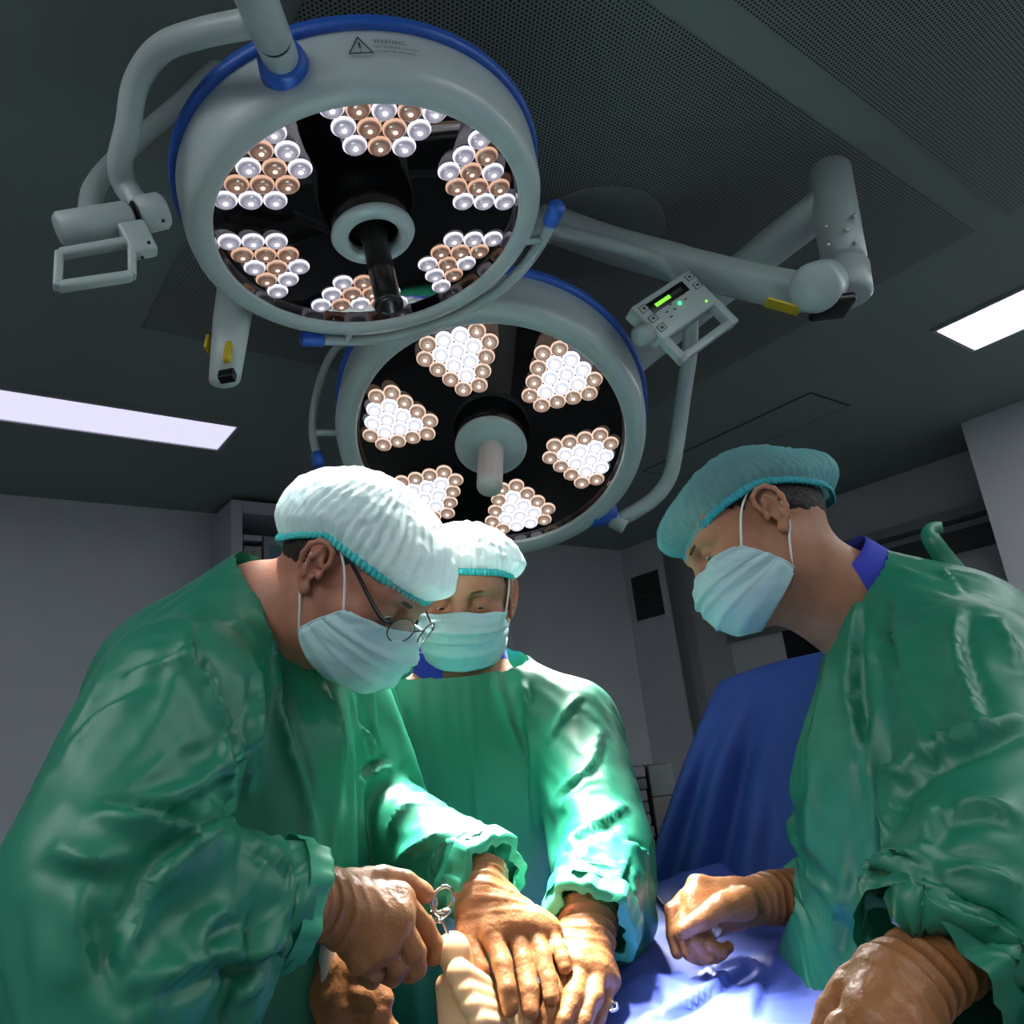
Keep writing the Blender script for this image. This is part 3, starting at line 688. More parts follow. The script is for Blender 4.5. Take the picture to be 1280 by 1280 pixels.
M_capT = cap_mat('cap_fleece_teal', srgb(165, 230, 233), 0, .56)
M_band = mat('cap_elastic', srgb(70, 205, 205), .6, bump=.5, bump_scale=300)
M_bandT = mat('cap_elastic_teal', srgb(40, 160, 170), .6, bump=.5, bump_scale=300)
def eyes(h, root, look):
    for s in (-1, 1):
        c = h.w(s*.032, .0775, -.0005); d = unit(h.M@np.asarray(look, float))
        o = obj('eyeball', sphere(c, .0125*h.k, 20, 14), M_eye, root)
        e1, e2, e3 = frame_of(d)
        obj('iris', xf(lathe([(0, .0131), (.0022, .0130), (.0056, .0116), (.0058, .0108)], 20), c, e1*h.k, e2*h.k, d*h.k), M_iris, o)
def brows(h, root, m):
    for s in (-1, 1):
        P = [h.w(s*x, y, z) for x, y, z in ((.013, .0985, .0175), (.022, .0985, .0205), (.036, .0915, .0225), (.050, .076, .0185))]
        obj('eyebrow', tube(catmull(P, 5), [(.0036*k, .0022*k) for k in np.interp(np.arange(16), [0, 3, 11, 15], [.3, 1, .9, .25])], 8), m, root)
def hair(h, root, planes):
    """a close shell over the skull; planes: list of (point, normal) in head frame, hair kept on the normal's side"""
    p = [h.E((0, -.016, .042), (.0762, .0977, .0837)), h.E((0, -.045, .02), (.0697, .0677, .0717), .03), h.E((0, .05, .035), (.0635, .0458, .0515), .03)]
    f_ = lambda P: np.max([-(h.loc(P)-np.asarray(q))@unit(nn) for q, nn in planes], 0)*h.k
    p.append(fn(f_, .004, '&'))
    for q in (-1, 1): p.append(h.E((q*.082, -.004, .0), (.02, .031, .036), .004, '-'))
    v, f = implicit(p, .0045*h.k, pad=.012)
    v = v+normals(v, f)*(pnoise(v, 90)*.0015)[:, None]
    obj('hair', (v, f), M_hair, root)
def gownsurf(prims, res, cuts, lo=None, hi=None):
    v, f = implicit(prims, res, lo, hi, pad=.02); v = relax(v, f, 3, .5)
    keep = np.ones(len(v), bool)
    for c in cuts: keep &= c(v)
    return cull(v, f, keep)
def rough(prims, v):                                 # distance of points to a set of blended shapes
    D = np.full(len(v), 1.0)
    for p in prims:
        if p['t'] == 'cone': d = d_cone(v, p['a'], p['ra'], p['b'], p['rb'], p.get('flat'))
        elif p['t'] == 'ell': d = d_ell(v, p['c'], p['r'], p.get('M'))
        else: continue
        D = smin(D, d, p['k'])
    return D
def drape(vf, name, pins, shrink, frames, colliders=(), grav=1.0, mass=.25, bend=.4, tens=12, quality=6, drag=None, dist=.006, selfc=False, pin_stiff=1.0):
    """settle a cloth mesh with the cloth solver and read the result back"""
    me = bpy.data.meshes.new(name+'_cloth'); me.from_pydata([tuple(map(float, p)) for p in vf[0]], [], [tuple(map(int, q)) for q in vf[1]])
    o = bpy.data.objects.new(name+'_cloth', me); COL.objects.link(o)
    g = o.vertex_groups.new(name='pin')
    for i, w in enumerate(pins):
        if w > 0: g.add([i], float(w), 'REPLACE')
    cols = []
    for cv in colliders:
        cm_ = bpy.data.meshes.new('col'); cm_.from_pydata([tuple(map(float, p)) for p in cv[0]], [], [tuple(map(int, q)) for q in cv[1]])
        co = bpy.data.objects.new('col', cm_); COL.objects.link(co); mm = co.modifiers.new('c', 'COLLISION'); co.collision.thickness_outer = dist; co.collision.cloth_friction = 8; cols.append(co)
    m = o.modifiers.new('cloth', 'CLOTH'); s = m.settings
    s.quality = quality; s.mass = mass; s.tension_stiffness = tens; s.compression_stiffness = tens; s.shear_stiffness = tens*.6; s.bending_stiffness = bend
    s.tension_damping = 5; s.compression_damping = 5; s.shear_damping = 5; s.bending_damping = .5; s.air_damping = 2
    s.effector_weights.gravity = grav; s.vertex_group_mass = 'pin'; s.pin_stiffness = pin_stiff; s.shrink_min = shrink
    m.collision_settings.use_collision = bool(colliders); m.collision_settings.distance_min = dist; m.collision_settings.use_self_collision = selfc
    if selfc: m.collision_settings.self_distance_min = .004
    m.point_cache.frame_start = 1; m.point_cache.frame_end = frames+2
    for fr_ in range(1, frames+1): S.frame_set(fr_)
    ev = o.evaluated_get(bpy.context.evaluated_depsgraph_get()); em = ev.to_mesh()
    out = np.empty(len(em.vertices)*3); em.vertices.foreach_get('co', out); out = out.reshape(-1, 3).copy(); ev.to_mesh_clear()
    S.frame_set(1)
    for q in [o]+cols: bpy.data.objects.remove(q)
    return out, vf[1]
def cuffcut(p, d, rad=.095, lim=.13):
    p = np.asarray(p, float); d = unit(d)
    def c(v):
        q = v-p; t = q@d; return ~((t > 0) & (t < lim) & (np.linalg.norm(q-np.outer(t, d), axis=1) < rad))
    c.plane = (p, d, rad); return c
def zcut(z):
    c = lambda v: v[:, 2] > z
    c.plane = (V(0, 0, z), V(0, 0, -1), 9); return c
def boundary(f):
    f = np.asarray(f); e = np.concatenate([f[:, [i, (i+1) % 4]] for i in range(4)]); e = np.sort(e, 1)
    u, n = np.unique(e, axis=0, return_counts=True); return np.unique(u[n == 1])
def snap_edges(v, f, cuts):
    b = boundary(f); v = v.copy()
    for c in cuts:
        p, d, rad = c.plane; q = v[b]-p; t = q@d
        s = (np.abs(t) < .035) & (np.linalg.norm(q-np.outer(t, d), axis=1) < rad*1.15)
        v[b[s]] -= np.outer(t[s], d)
    return v
def smooth_rim(v, f, it=8):
    f = np.asarray(f); e = np.concatenate([f[:, [i, (i+1) % 4]] for i in range(4)]); e = np.sort(e, 1)
    u, n = np.unique(e, axis=0, return_counts=True); u = u[n == 1]; u = np.concatenate([u, u[:, ::-1]])
    deg = np.bincount(u[:, 0], minlength=len(v)); b = deg > 0; v = v.copy()
    for _ in range(it):
        s = np.stack([np.bincount(u[:, 0], weights=v[u[:, 1], c], minlength=len(v)) for c in range(3)], 1)
        v[b] = .5*v[b]+.5*s[b]/deg[b][:, None]
    return v
def make_gown(root, prims, cuts, pins, shrink, frames, res=.011, inset=.022, bend=.2, name='gown', extra_col=(), m=None, keepcol=None, grav=1.0, qual=5):
    v, f = implicit(prims, res, pad=.02); v = relax(v, f, 3, .5)
    keep = np.ones(len(v), bool)
    for c in cuts: keep &= c(v)
    v, f = cull(v, f, keep); v = snap_edges(v, f, cuts); v = smooth_rim(v, f)
    b = boundary(f)
    inner = [dict(p, ra=p['ra']-p.get('in', inset), rb=p['rb']-p.get('in', inset)) for p in prims if p['t'] == 'cone']
    cv = implicit(inner, .016, pad=.02)
    pin = np.zeros(len(v))
    for p, r, w in pins: pin = np.maximum(pin, w*np.clip((r-np.linalg.norm(v-np.asarray(p), axis=1))/.02, 0, 1))
    pin[b] = np.maximum(pin[b], 1.0)
    w, f = drape((v, f), name, pin, shrink, frames, [cv]+list(extra_col), bend=bend, grav=grav, quality=qual)
    w = relax(w, f, 1, .25)
    o = obj(name, (w, f), m or M_gown, root); sm = o.modifiers.new('smooth', 'SUBSURF'); sm.levels = 1; sm.render_levels = 1
    return o, w, f
# ---------------------------------------------------------------- people: clothing and hands
def sheet(fn_, nu, nv, wrap=False):
    vs = [fn_(i/(nu if wrap else nu-1), j/(nv-1)) for j in range(nv) for i in range(nu)]
    fs = []
    for j in range(nv-1):
        for i in range(nu if wrap else nu-1):
            k = (i+1) % nu; fs.append((j*nu+i, j*nu+k, (j+1)*nu+k, (j+1)*nu+i))
    return np.array(vs), np.array(fs)
def solid(o, t, off=0):
    m = o.modifiers.new('thickness', 'SOLIDIFY'); m.thickness = t; m.offset = off; return o
def mask(h, root, sc=1.0, seed=0, col=None):
    vv = [0, .12, .3, .5, .72, .88, 1]
    yc = [.1075, .116, .124, .123, .116, .100, .068]; zc = [-.009, -.021, -.038, -.056, -.083, -.103, -.112]
    xe = [.0695, .0705, .071, .071, .0705, .068, .065]; ye = [.054, .046, .038, .030, .022, .016, .012]; ze = [-.018, -.028, -.038, -.048, -.060, -.069, -.078]
    def P(a, v):
        u = a*2-1; t = u*math.pi/2; c, s = math.cos(t), math.sin(t)
        I = lambda q: float(np.interp(v, vv, q))
        x = I(xe)*(abs(s)**.92)*np.sign(s); cc = c**.85 if c > 0 else 0
        y = I(ye)+(I(yc)-I(ye))*cc; z = I(ze)+(I(zc)-I(ze))*(c**.7 if c > 0 else 0)
        y += .004*math.exp(-((abs(u)-.72)/.2)**2)*(1-v)
        if v < .1: y -= .006*math.exp(-((abs(u)-.28)/.13)**2); z -= .004*math.exp(-((abs(u)-.3)/.16)**2)
        saw = 0
        for q in (.34, .52, .70):
            d = v-q
            if -.09 < d <= 0: saw = max(saw, .0042*(1+d/.09))
        saw *= .35+.65*c
        cr = .0028*noise.noise(Vector((u*5+seed, v*7, seed*3.1)))+.0016*noise.noise(Vector((u*13+seed, v*9, seed)))
        edge = min(1, (1-abs(u))*5)
        wv = .0025*math.sin(v*22+seed)*max(0, abs(u)-.55)*2
        n = unit(V(s*.9, c+.25, -.15)); q = V(x, y, z)+n*(saw+cr*(.4+.6*edge)+wv+.0035)
        return h.w(q*V(sc, 1, 1))
    o = solid(obj('face_mask', sheet(P, 61, 49), col or M_mask, root), .0016, 1)
    hem = []
    for v0 in (0.0, 1.0):
        hem.append(tube([P(a, v0) for a in np.linspace(.02, .98, 41)], .0016, 8))
    for a0 in (0.0, 1.0): hem.append(tube([P(a0, v) for v in np.linspace(0, 1, 17)], .0022, 8))
    obj('binding', join(*hem), col or M_mask, o)
    for a0, s in ((1.0, 1), (0.0, -1)):
        pts = [P(a0, .02), h.w(s*.0785, .030, .016), h.w(s*.0795, .010, .034), h.w(s*.077, -.010, .043), h.w(s*.074, -.026, .026), h.w(s*.074, -.028, 0), h.w(s*.0765, -.018, -.026), h.w(s*.0765, -.004, -.044), P(a0, .98)]
        obj('ear_loop', tube(catmull(pts, 6), .0015, 8), M_loop, o)
    return o
def bouffant(h, root, m, mb, rim, puff, lobes=(), crown=.052, seed=0, npl=54, pleat=.003):
    """rim: {azimuth deg: (height, outward)} azimuth 0 = face, + = person's right"""
    az = sorted(rim); A = np.array(az+[az[0]+360]); Hh = np.array([rim[q][0] for q in az]+[rim[az[0]][0]]); Oo = np.array([rim[q][1] for q in az]+[rim[az[0]][1]])
    c0 = V(0, -.018, .035)
    def P(a, t):
        d = a*360; dd = (d-A[0]) % 360+A[0]
        z0 = float(np.interp(dd, A, Hh)); o0 = float(np.interp(dd, A, Oo)); r_ = math.radians(d)
        base = V((.0775+o0)*math.sin(r_), -.016+(.0985+o0)*math.cos(r_), z0)
        rel = base-c0; e0 = math.atan2(rel[2], math.hypot(rel[0], rel[1])); a0 = math.atan2(rel[0], rel[1])
        e = e0+(math.pi/2-e0)*t
        rr = V(.0755, .0985, .0845)
        dirv = V(math.sin(a0)*math.cos(e), math.cos(a0)*math.cos(e), math.sin(e))
        rad = 1/math.sqrt(((dirv/rr)**2).sum())
        p = .003+puff*(min(1, t/.13)**.6)*(1-.35*t)
        for la, le, am, w in lobes:
            lv = V(math.sin(math.radians(la))*math.cos(math.radians(le)), math.cos(math.radians(la))*math.cos(math.radians(le)), math.sin(math.radians(le)))
            p += am*math.exp(-(1-dirv@lv)/w)*min(1, t/.06)
        p += pleat*math.sin(npl*r_+2.5*noise.noise(Vector((math.sin(r_)*2, math.cos(r_)*2, seed))))*math.exp(-t*3.2)*min(1, .35+t/.05)
        n1 = noise.noise(Vector(dirv*9+V(seed, 0, 0))); n2 = noise.noise(Vector(dirv*22+V(0, seed, 0))); n3 = noise.noise(Vector((dirv[0]*30+seed, dirv[1]*6, dirv[2]*6)))
        pl_ = 1-2*abs(((d/360*npl*.5+.8*n1) % 1)-.5)*1.0
        p += (.0030*n1+.0003*n2+.0022*(pl_-.5)*(1-t)+.0010*(1-2*abs(n3)))*min(1, t/.12)
        b = min(1, t/.10); q = c0+dirv*(rad+p)
        return h.w(base*(1-b)+q*b if t < .10 else q)
    nu = 220
    o = obj('bouffant_cap', sheet(P, nu, 56, True), m, root)
    me = o.data
    bm_ = sheet(lambda a, v: h.w(h.loc(P(a, 0))+V(0, 0, (v-.5)*.011)+unit(V(math.sin(a*2*math.pi), math.cos(a*2*math.pi), 0))*(.0012+.0016*math.sin(a*2*math.pi*90)+.002*math.sin(math.pi*v))), 360, 5, True)
    solid(obj('elastic_band', bm_, mb, o), .0012)
    return o
def glove(root, fore, wrist, mcp, fingers, thumb, rad=.0088, wr_r=.029, res=.0019, wrinkle=.0016, flat=None, m=None, name='glove', palm_r=.0135, seed=0):
    """points are world positions; mcp: four knuckles; fingers: four chains after the knuckle; thumb: chain from its root"""
    p = [cone(fore, wr_r*1.15, wrist, wr_r, .01, flat=flat)]
    for q in mcp: p.append(cone(wrist+(q-wrist)*.12, wr_r*.62, q, palm_r, .016))
    for a, b in zip(mcp[:-1], mcp[1:]): p.append(cone(a, palm_r*.95, b, palm_r*.95, .012))
    mid = (mcp[0]+mcp[3])/2; p.append(cone(wrist*.5+mid*.5, palm_r*1.25, mid*.8+wrist*.2, palm_r*1.15, .02))
    for q, ch, s in zip(mcp, fingers, (1.0, 1.04, 1.0, .88)):
        r = rad*s; pts = [q]+list(ch); rs = [palm_r*.86, r*1.12, r*1.0, r*.88]
        for a, b, ra, rb in zip(pts[:-1], pts[1:], rs[:-1], rs[1:]): p.append(cone(a, ra, b, rb, .0025))
    tr = [.019, .0145, .0115, .0095]
    for a, b, ra, rb in zip(thumb[:-1], thumb[1:], tr[:-1], tr[1:]): p.append(cone(a, ra, b, rb, .010 if ra > .018 else .003))
    v, f = implicit(p, res, pad=.012); v = relax(v, f, 2, .45)
    d = unit(fore-wrist); L_ = np.linalg.norm(fore-wrist)
    n = normals(v, f); t = (v-wrist)@d
    keep = t < L_*.98
    g_ = np.exp(-np.clip(np.abs(t-.012)-.012, 0, 9)/.03)
    nz = pnoise(v, 24, seed); nz2 = pnoise(v, 70, seed+5)
    ring = np.sin((t+nz*.008)*2*math.pi/.0125)
    v = v+n*((np.maximum(ring, -.2)*wrinkle*g_+.0007*nz2+.0009*(1-2*np.abs(pnoise(v, 38, seed+9))))[:, None])
    v, f = cull(v, f, keep)
    return obj(name, (v, f), m or M_glove, root)
M_glove = mat('latex_glove', srgb(162, 108, 66), .38, .5, sss=.12, sssr=(.008, .004, .002), noise_amt=.08, noise_scale=60, bump=.25, bump_scale=220)
def A(l): return [at(*q) for q in l]
def densify(o):                             # bake the smoothing modifier so that folds can be pressed in finely
    ev = o.evaluated_get(bpy.context.evaluated_depsgraph_get()); me = bpy.data.meshes.new_from_object(ev)
    o.modifiers.clear(); old = o.data; o.data = me; bpy.data.meshes.remove(old)
    v = np.empty(len(me.vertices)*3); me.vertices.foreach_get('co', v); f = np.array([tuple(p.vertices) for p in me.polygons])
    return v.reshape(-1, 3), f
def creases(o, folds):
    """press folds into a garment: each = (pixels along the fold as seen on the cloth, height m, width m, sharpness side)"""
    from mathutils.bvhtree import BVHTree
    v, f = densify(o); bv = BVHTree.FromPolygons([Vector(p) for p in v], [tuple(q) for q in f]); n = normals(v, f); add = np.zeros(len(v))
    for px, hgt, wid, side in folds:
        pts = []
        for q in catmull([V(*p) for p in px], 6):
            hit = bv.ray_cast(Vector(CAM), Vector(unit(ray(*q))))
            if hit[0] is not None: pts.append((np.array(hit[0]), np.array(hit[1])))
        if len(pts) < 3: continue
        lim = wid*4; best = np.full(len(v), 9.); sd = np.zeros(len(v)); tp = np.zeros(len(v))
        for i in range(len(pts)-1):
            a, b = pts[i][0], pts[i+1][0]
            if np.linalg.norm(b-a) > .12: continue
            ab = b-a; t = np.clip(((v-a)@ab)/(ab@ab+1e-12), 0, 1); q = a+np.outer(t, ab); dv = v-q; d = np.linalg.norm(dv, axis=1)
            nn = pts[i][1]; nn = nn if nn@(CAM-a) > 0 else -nn
            s = np.sign(dv@np.cross(unit(ab), nn)); m_ = d < best
            best[m_] = d[m_]; sd[m_] = s[m_]; tp[m_] = (i+t[m_])/(len(pts)-1)
        ok = best < lim
        env = np.sin(np.pi*np.clip(tp, .0, 1))**.6*np.clip(1-best/lim, 0, 1)
        x = best/wid
        prof = np.where(sd*side >= 0, np.exp(-x*1.0), np.exp(-x*3.2)*1.0-.45*np.exp(-((x-.75)/.45)**2)) if side else np.exp(-x*x)
        add += np.where(ok, prof*env*hgt, 0)
    v = v+n*add[:, None]; v = relax(v, f, 1, .25)
    o.data.vertices.foreach_set('co', v.ravel()); o.data.update(); return v, f
# ---------------------------------------------------------------- surgeon at the left
def person(h, prims, skin, label, lo, hi):
    v, f = body_mesh(h, prims, lo, hi)
    o = obj('person', (v, f), skin); tag(o, label, 'person', None); return o
def fwd(hx, hy, pitch): p = math.radians(pitch); n = math.hypot(hx, hy); return V(hx/n*math.cos(p), hy/n*math.cos(p), -math.sin(p)), V(hy/n, -hx/n, 0)
def earplace(px, py, Yd, ey, exh, side): # head centre from where the visible ear sits
    h = Head(V(0, 0, 0), ey, exh); return at(px, py, Yd)-h.M@V(side*.082, -.012, .002)
def legs(hip, r=.085, gap=.1, ax=X):
    return [cone(hip+ax*s*gap, r*1.2, V(hip[0], hip[1], .1)+ax*s*gap, r*.62, .03) for s in (-1, 1)]+[cone(V(hip[0], hip[1], .045)+ax*s*gap, .045, V(hip[0], hip[1], .045)+ax*s*gap-np.cross(ax, Z)*-.14, .04, .03) for s in (-1, 1)]
def posed(c, yaw, pitch, roll, k):
    y, p = math.radians(yaw), math.radians(pitch)
    return Head(V(*c), V(math.cos(y)*math.cos(p), math.sin(y)*math.cos(p), -math.sin(p)), V(math.sin(y), -math.cos(y), 0), k, math.radians(roll))
H1 = posed((-.208, .96, 1.479), -16, 42.7, -3.5, .97)
a = dict(neck=at(322, 752, 1.0), sh=at(222, 868, .81), el=at(112, 1100, .69), wr=at(366, 1128, .80),
         fsh=at(412, 880, 1.13), fel=at(468, 1015, 1.15), fwr=at(606, 1094, .98), chest=at(280, 965, 1.02), waist=at(198, 1290, 1.02), back=at(235, 858, 1.0))
G1 = a; FL = (Y, .82)
hip = a['waist']*V(1, 1, 0)+Z*.75; hem = a['waist']*V(1, 1, 0)+Z*.35
gp = [cone(a['waist'], .19, a['chest'], .16, .06, flat=FL), cone(a['chest'], .16, a['back'], .112, .06, flat=FL), cone(a['back'], .105, a['neck'], .072, .05),
      cone(hip, .20, a['waist'], .19, .06, flat=FL), cone(hem, .23, hip, .20, .06, flat=FL),
      cone(a['back'], .10, a['sh'], .09, .05), cone(a['sh'], .092, a['el'], .083, .012), cone(a['el'], .083, a['wr'], .058, .012),
      cone(a['back'], .10, a['fsh'], .085, .05), cone(a['chest'], .12, a['fsh'], .085, .05), cone(a['fsh'], .082, a['fel'], .07, .02), cone(a['fel'], .068, a['fwr'], .053, .02)]
def under(ps, d): return [dict(p, ra=max(p['ra']-d, .02), rb=max(p['rb']-d, .02)) for p in ps if p['t'] == 'cone']
lo = V(-.95, .5, -.02); hi = V(.15, 1.45, 1.75)
P1 = person(H1, head_prims(H1, .25)+neck_prims(H1, a['neck']-Z*.02)+under(gp[:4]+gp[5:], .032)+legs(hip), M_skin, 'surgeon leaning in from the left, wearing eyeglasses, holding scissors', lo, hi)
eyes(H1, P1, (0, .82, -.57)); brows(H1, P1, M_brow)
hair(H1, P1, [((0, -.03, -.045), (0, -.35, 1)), ((0, .03, .03), (0, -1, .35))])
cuts = [cuffcut(a['wr'], a['wr']-a['el'], .08), cuffcut(a['fwr'], a['fwr']-a['fel'], .068), cuffcut(at(362, 762, 1.0), V(.83, -.15, .52), .12), zcut(.36)]
g1, gv, gf = make_gown(P1, gp, cuts, [(a['wr'], .065, 1), (a['fwr'], .06, 1), (at(362, 762, 1.0), .085, 1), (a['back']+Z*.1, .05, .3)], -.16, 30, bend=.06)
M_cuff = mat('gown_cuff', srgb(60, 168, 130), .45, .5, transl=.06)
bouffant(H1, P1, M_capW, M_band, {-180: (-.022, .004), -130: (.0, .004), -90: (.042, .006), -60: (.039, .011), -30: (.034, .016), 0: (.031, .017), 30: (.034, .016), 60: (.039, .011), 90: (.042, .007), 130: (.0, .005)}, .020, ((6, 16, .026, .14), (180, 10, .018, .1), (90, 40, .008, .2)), seed=1)
mk = mask(H1, P1, seed=1)
# eyeglasses slid down the nose
eg = obj('eyeglasses', join(*[tube([H1.w(s*.034+.0225*math.cos(t), .120-.012*abs(s*.034+.0225*math.cos(t))/.055, -.006+.0165*math.sin(t)) for t in np.linspace(0, 2*math.pi, 28, endpoint=False)], .0009, 6, True) for s in (-1, 1)],
         tube(catmull([H1.w(-.0115, .119, -.002), H1.w(0, .123, .003), H1.w(.0115, .119, -.002)], 5), .0012, 6)), mat('metal_frame', srgb(70, 66, 64), .3, metal=.8), P1)
M_lensg = mat('spectacle_glass', (.8, .8, .8, 1), .02, .5, alpha=.12)
for s in (-1, 1):
    lv = [H1.w(s*.034, .1145, -.006)]+[H1.w(s*.034+.0218*math.cos(t), .120-.012*abs(s*.034+.0218*math.cos(t))/.055, -.006+.0158*math.sin(t)) for t in np.linspace(0, 2*math.pi, 28, endpoint=False)]
    solid(obj('spectacle_lens', (lv, [(0, 1+i, 1+(i+1) % 28) for i in range(28)]), M_lensg, eg), .0015)
    obj('temple', tube(catmull([H1.w(s*.0565, .107, -.001), H1.w(s*.070, .095, .001), H1.w(s*.0785, .03, .031), H1.w(s*.078, -.006, .041)], 6), [(.0012, .0028)]*14+[(.0015, .003)]*5, 10), M_bplast, eg)
gl = glove(P1, at(348, 1126, .79), at(400, 1126, .835), A([(500, 1124, .87), (497, 1150, .85), (480, 1178, .845), (455, 1196, .845)]),
           [A([(530, 1157, .885), (544, 1180, .89), (542, 1197, .888)]), A([(519, 1190, .855), (521, 1211, .865), (511, 1219, .875)]), A([(498, 1206, .855), (492, 1221, .87), (480, 1219, .88)]), A([(470, 1216, .855), (464, 1225, .865), (454, 1222, .875)])],
           A([(425, 1112, .86), (478, 1101, .885), (508, 1103, .90), (532, 1117, .905)]), wr_r=.031, seed=1, wrinkle=.0022)
gl2 = glove(P1, at(600, 1092, .985), at(600, 1118, .96), A([(614, 1164, .93), (644, 1158, .94), (667, 1158, .945), (684, 1166, .95)]),
            [A([(628, 1205, .905), (634, 1236, .89), (637, 1260, .885)]), A([(655, 1202, .915), (662, 1238, .895), (664, 1264, .885)]), A([(678, 1196, .92), (686, 1224, .905), (689, 1246, .895)]), A([(698, 1186, .93), (704, 1200, .92), (706, 1209, .915)])],
            A([(590, 1135, .95), (586, 1168, .935), (592, 1195, .92), (602, 1213, .91)]), wr_r=.028, seed=2)
def cuff(root, p, d, r, ln=.03):
    d = unit(d); u, w, _ = frame_of(d); N = 72; rs = np.random.RandomState(int(abs(p[0])*1e4) % 9999); ph = rs.rand(6)*6.28
    def P(a_, t):
        q = a_*2*math.pi; wv = .0035*math.sin(5*q+ph[0])+.0025*math.sin(9*q+ph[1])+.0015*math.sin(17*q+ph[2])
        rr = r*(1-.10*t)+wv*(.4+.8*t)+(-.012 if t > .9 else 0); return p+(u*math.cos(q)+w*math.sin(q))*rr+d*(ln*(t if t < .9 else .78)+.004*math.sin(2*q+ph[3])*t)
    o = obj('cuff', sheet(P, N, 12, True), M_cuff, root); return o
cuff(g1, a['wr']-unit(a['wr']-a['el'])*.012, a['wr']-a['el'], .0585); cuff(g1, a['fwr']-unit(a['fwr']-a['fel'])*.012, a['fwr']-a['fel'], .0535)
def collar(root, c, up, r0, r1, hgt, m, name='scrub_collar', tilt=0):
    up = unit(up); u, w, _ = frame_of(up)
    def P(q, t): q = q*2*math.pi; return c+(u*math.cos(q)*r0+w*math.sin(q)*r1)*(1-.12*t)+up*(t-.5)*hgt
    return solid(obj(name, sheet(P, 48, 6, True), m, root), .002)
collar(P1, at(360, 757, 1.0)+V(.004, 0, .0), V(.80, -.15, .56), .063, .063, .03, M_scrub)
creases(g1, [(p_, h_*1.5, w_, s_) for p_, h_, w_, s_ in [([(112, 1016), (180, 1030), (250, 1044), (290, 1028)], .020, .016, 1), ([(284, 1050), (240, 1062), (205, 1085), (178, 1125), (142, 1222)], .014, .014, -1),
             ([(297, 1139), (262, 1152), (236, 1195)], .012, .010, 1), ([(366, 1150), (330, 1190), (262, 1200), (206, 1224), (148, 1238)], .014, .013, 1), ([(300, 1055), (335, 1068), (358, 1090)], .010, .008, -1),
             ([(243, 770), (236, 825), (262, 858), (284, 942), (290, 1018)], .012, .010, 1), ([(323, 764), (338, 810), (347, 877), (372, 960), (394, 1031)], .012, .012, 1), ([(322, 835), (314, 914), (305, 1000)], .012, .011, -1),
             ([(405, 858), (422, 905), (430, 961)], .010, .010, 1), ([(296, 770), (314, 800), (328, 830)], .008, .010, 1), ([(150, 850), (190, 832), (226, 822), (250, 800)], .007, .008, 1), ([(70, 960), (120, 900), (190, 860)], .006, .012, 1),
             ([(110, 1100), (100, 1160), (110, 1230)], .010, .016, 1), ([(60, 1060), (110, 1080), (170, 1075)], .008, .016, -1), ([(330, 1230), (300, 1250), (280, 1278)], .010, .012, 1), ([(200, 1230), (185, 1255), (190, 1278)], .008, .012, -1),
             ([(447, 905), (462, 925), (474, 951)], .010, .009, 1), ([(446, 978), (468, 962), (490, 958)], .013, .009, 1), ([(486, 1037), (508, 1014), (531, 1006)], .014, .010, 1), ([(494, 1084), (522, 1062), (564, 1042)], .013, .009, -1), ([(540, 1090), (556, 1062), (590, 1050)], .010, .008, 1)]])
# ---------------------------------------------------------------- surgeon in the middle
H2 = posed((-.097, 1.304, 1.504), -90.9, 16.4, 5.2, .97)
a = dict(neck=at(578, 850, 1.335), sh=at(718, 903, 1.27), el=at(760, 1062, 1.13), wr=at(738, 1152, .985),
         fsh=at(448, 893, 1.3), fel=at(455, 1100, 1.27), fwr=at(418, 1232, 1.0), chest=at(588, 990, 1.35), waist=at(580, 1290, 1.40))
G2 = a; ups = at(580, 895, 1.34)
hip = a['waist']*V(1, 1, 0)+Z*.75; hem = a['waist']*V(1, 1, 0)+Z*.35; dx = X*.075
gp = [cone(a['waist']-dx, .125, a['chest']-dx, .125, .08), cone(a['waist']+dx, .125, a['chest']+dx, .125, .08), cone(a['chest']-dx, .12, ups-X*.06, .085, .06), cone(a['chest']+dx, .12, ups+X*.06, .085, .06),
      cone(ups, .085, a['neck'], .088, .05), cone(hip-dx, .15, a['waist']-dx, .125, .08), cone(hip+dx, .15, a['waist']+dx, .125, .08), cone(hem, .22, hip, .2, .06),
      cone(ups+X*.05, .085, a['sh'], .078, .05), cone(a['sh'], .08, a['el'], .072, .012), cone(a['el'], .072, a['wr'], .058, .012),
      cone(ups-X*.05, .085, a['fsh'], .078, .05), cone(a['fsh'], .08, a['fel'], .068, .012), cone(a['fel'], .066, a['fwr'], .052, .012)]
P2 = person(H2, head_prims(H2, .05)+neck_prims(H2, a['neck']-Z*.02)+under(gp[:5]+gp[8:], .032)+legs(hip, ax=X), M_skin2, 'surgeon in the middle facing the viewer, in a pale cap and blue-green mask', V(-.75, .8, -.02), V(.6, 1.62, 1.85))
eyes(H2, P2, (-.1, .8, -.6)); brows(H2, P2, M_brow)
hair(H2, P2, [((0, -.02, -.03), (0, -.5, 1)), ((0, .04, .06), (0, -1, .8))])
cuts = [cuffcut(a['wr'], a['wr']-a['el'], .08), cuffcut(a['fwr'], a['fwr']-a['fel'], .062, .1), cuffcut(at(577, 829, 1.30), V(.02, -.38, .92), .13), zcut(.36)]
g2, gv, gf = make_gown(P2, gp, cuts, [(a['wr'], .065, 1), (a['fwr'], .06, 1), (a['neck'], .10, 1)], -.14, 30, bend=.06)
bouffant(H2, P2, M_capW, M_band, {-180: (-.02, .004), -90: (.036, .005), -40: (.052, .014), 0: (.057, .015), 40: (.052, .014), 90: (.036, .005)}, .022, ((-75, 10, .012, .2), (75, 5, .014, .12)), seed=2)
mask(H2, P2, seed=2, sc=.98)
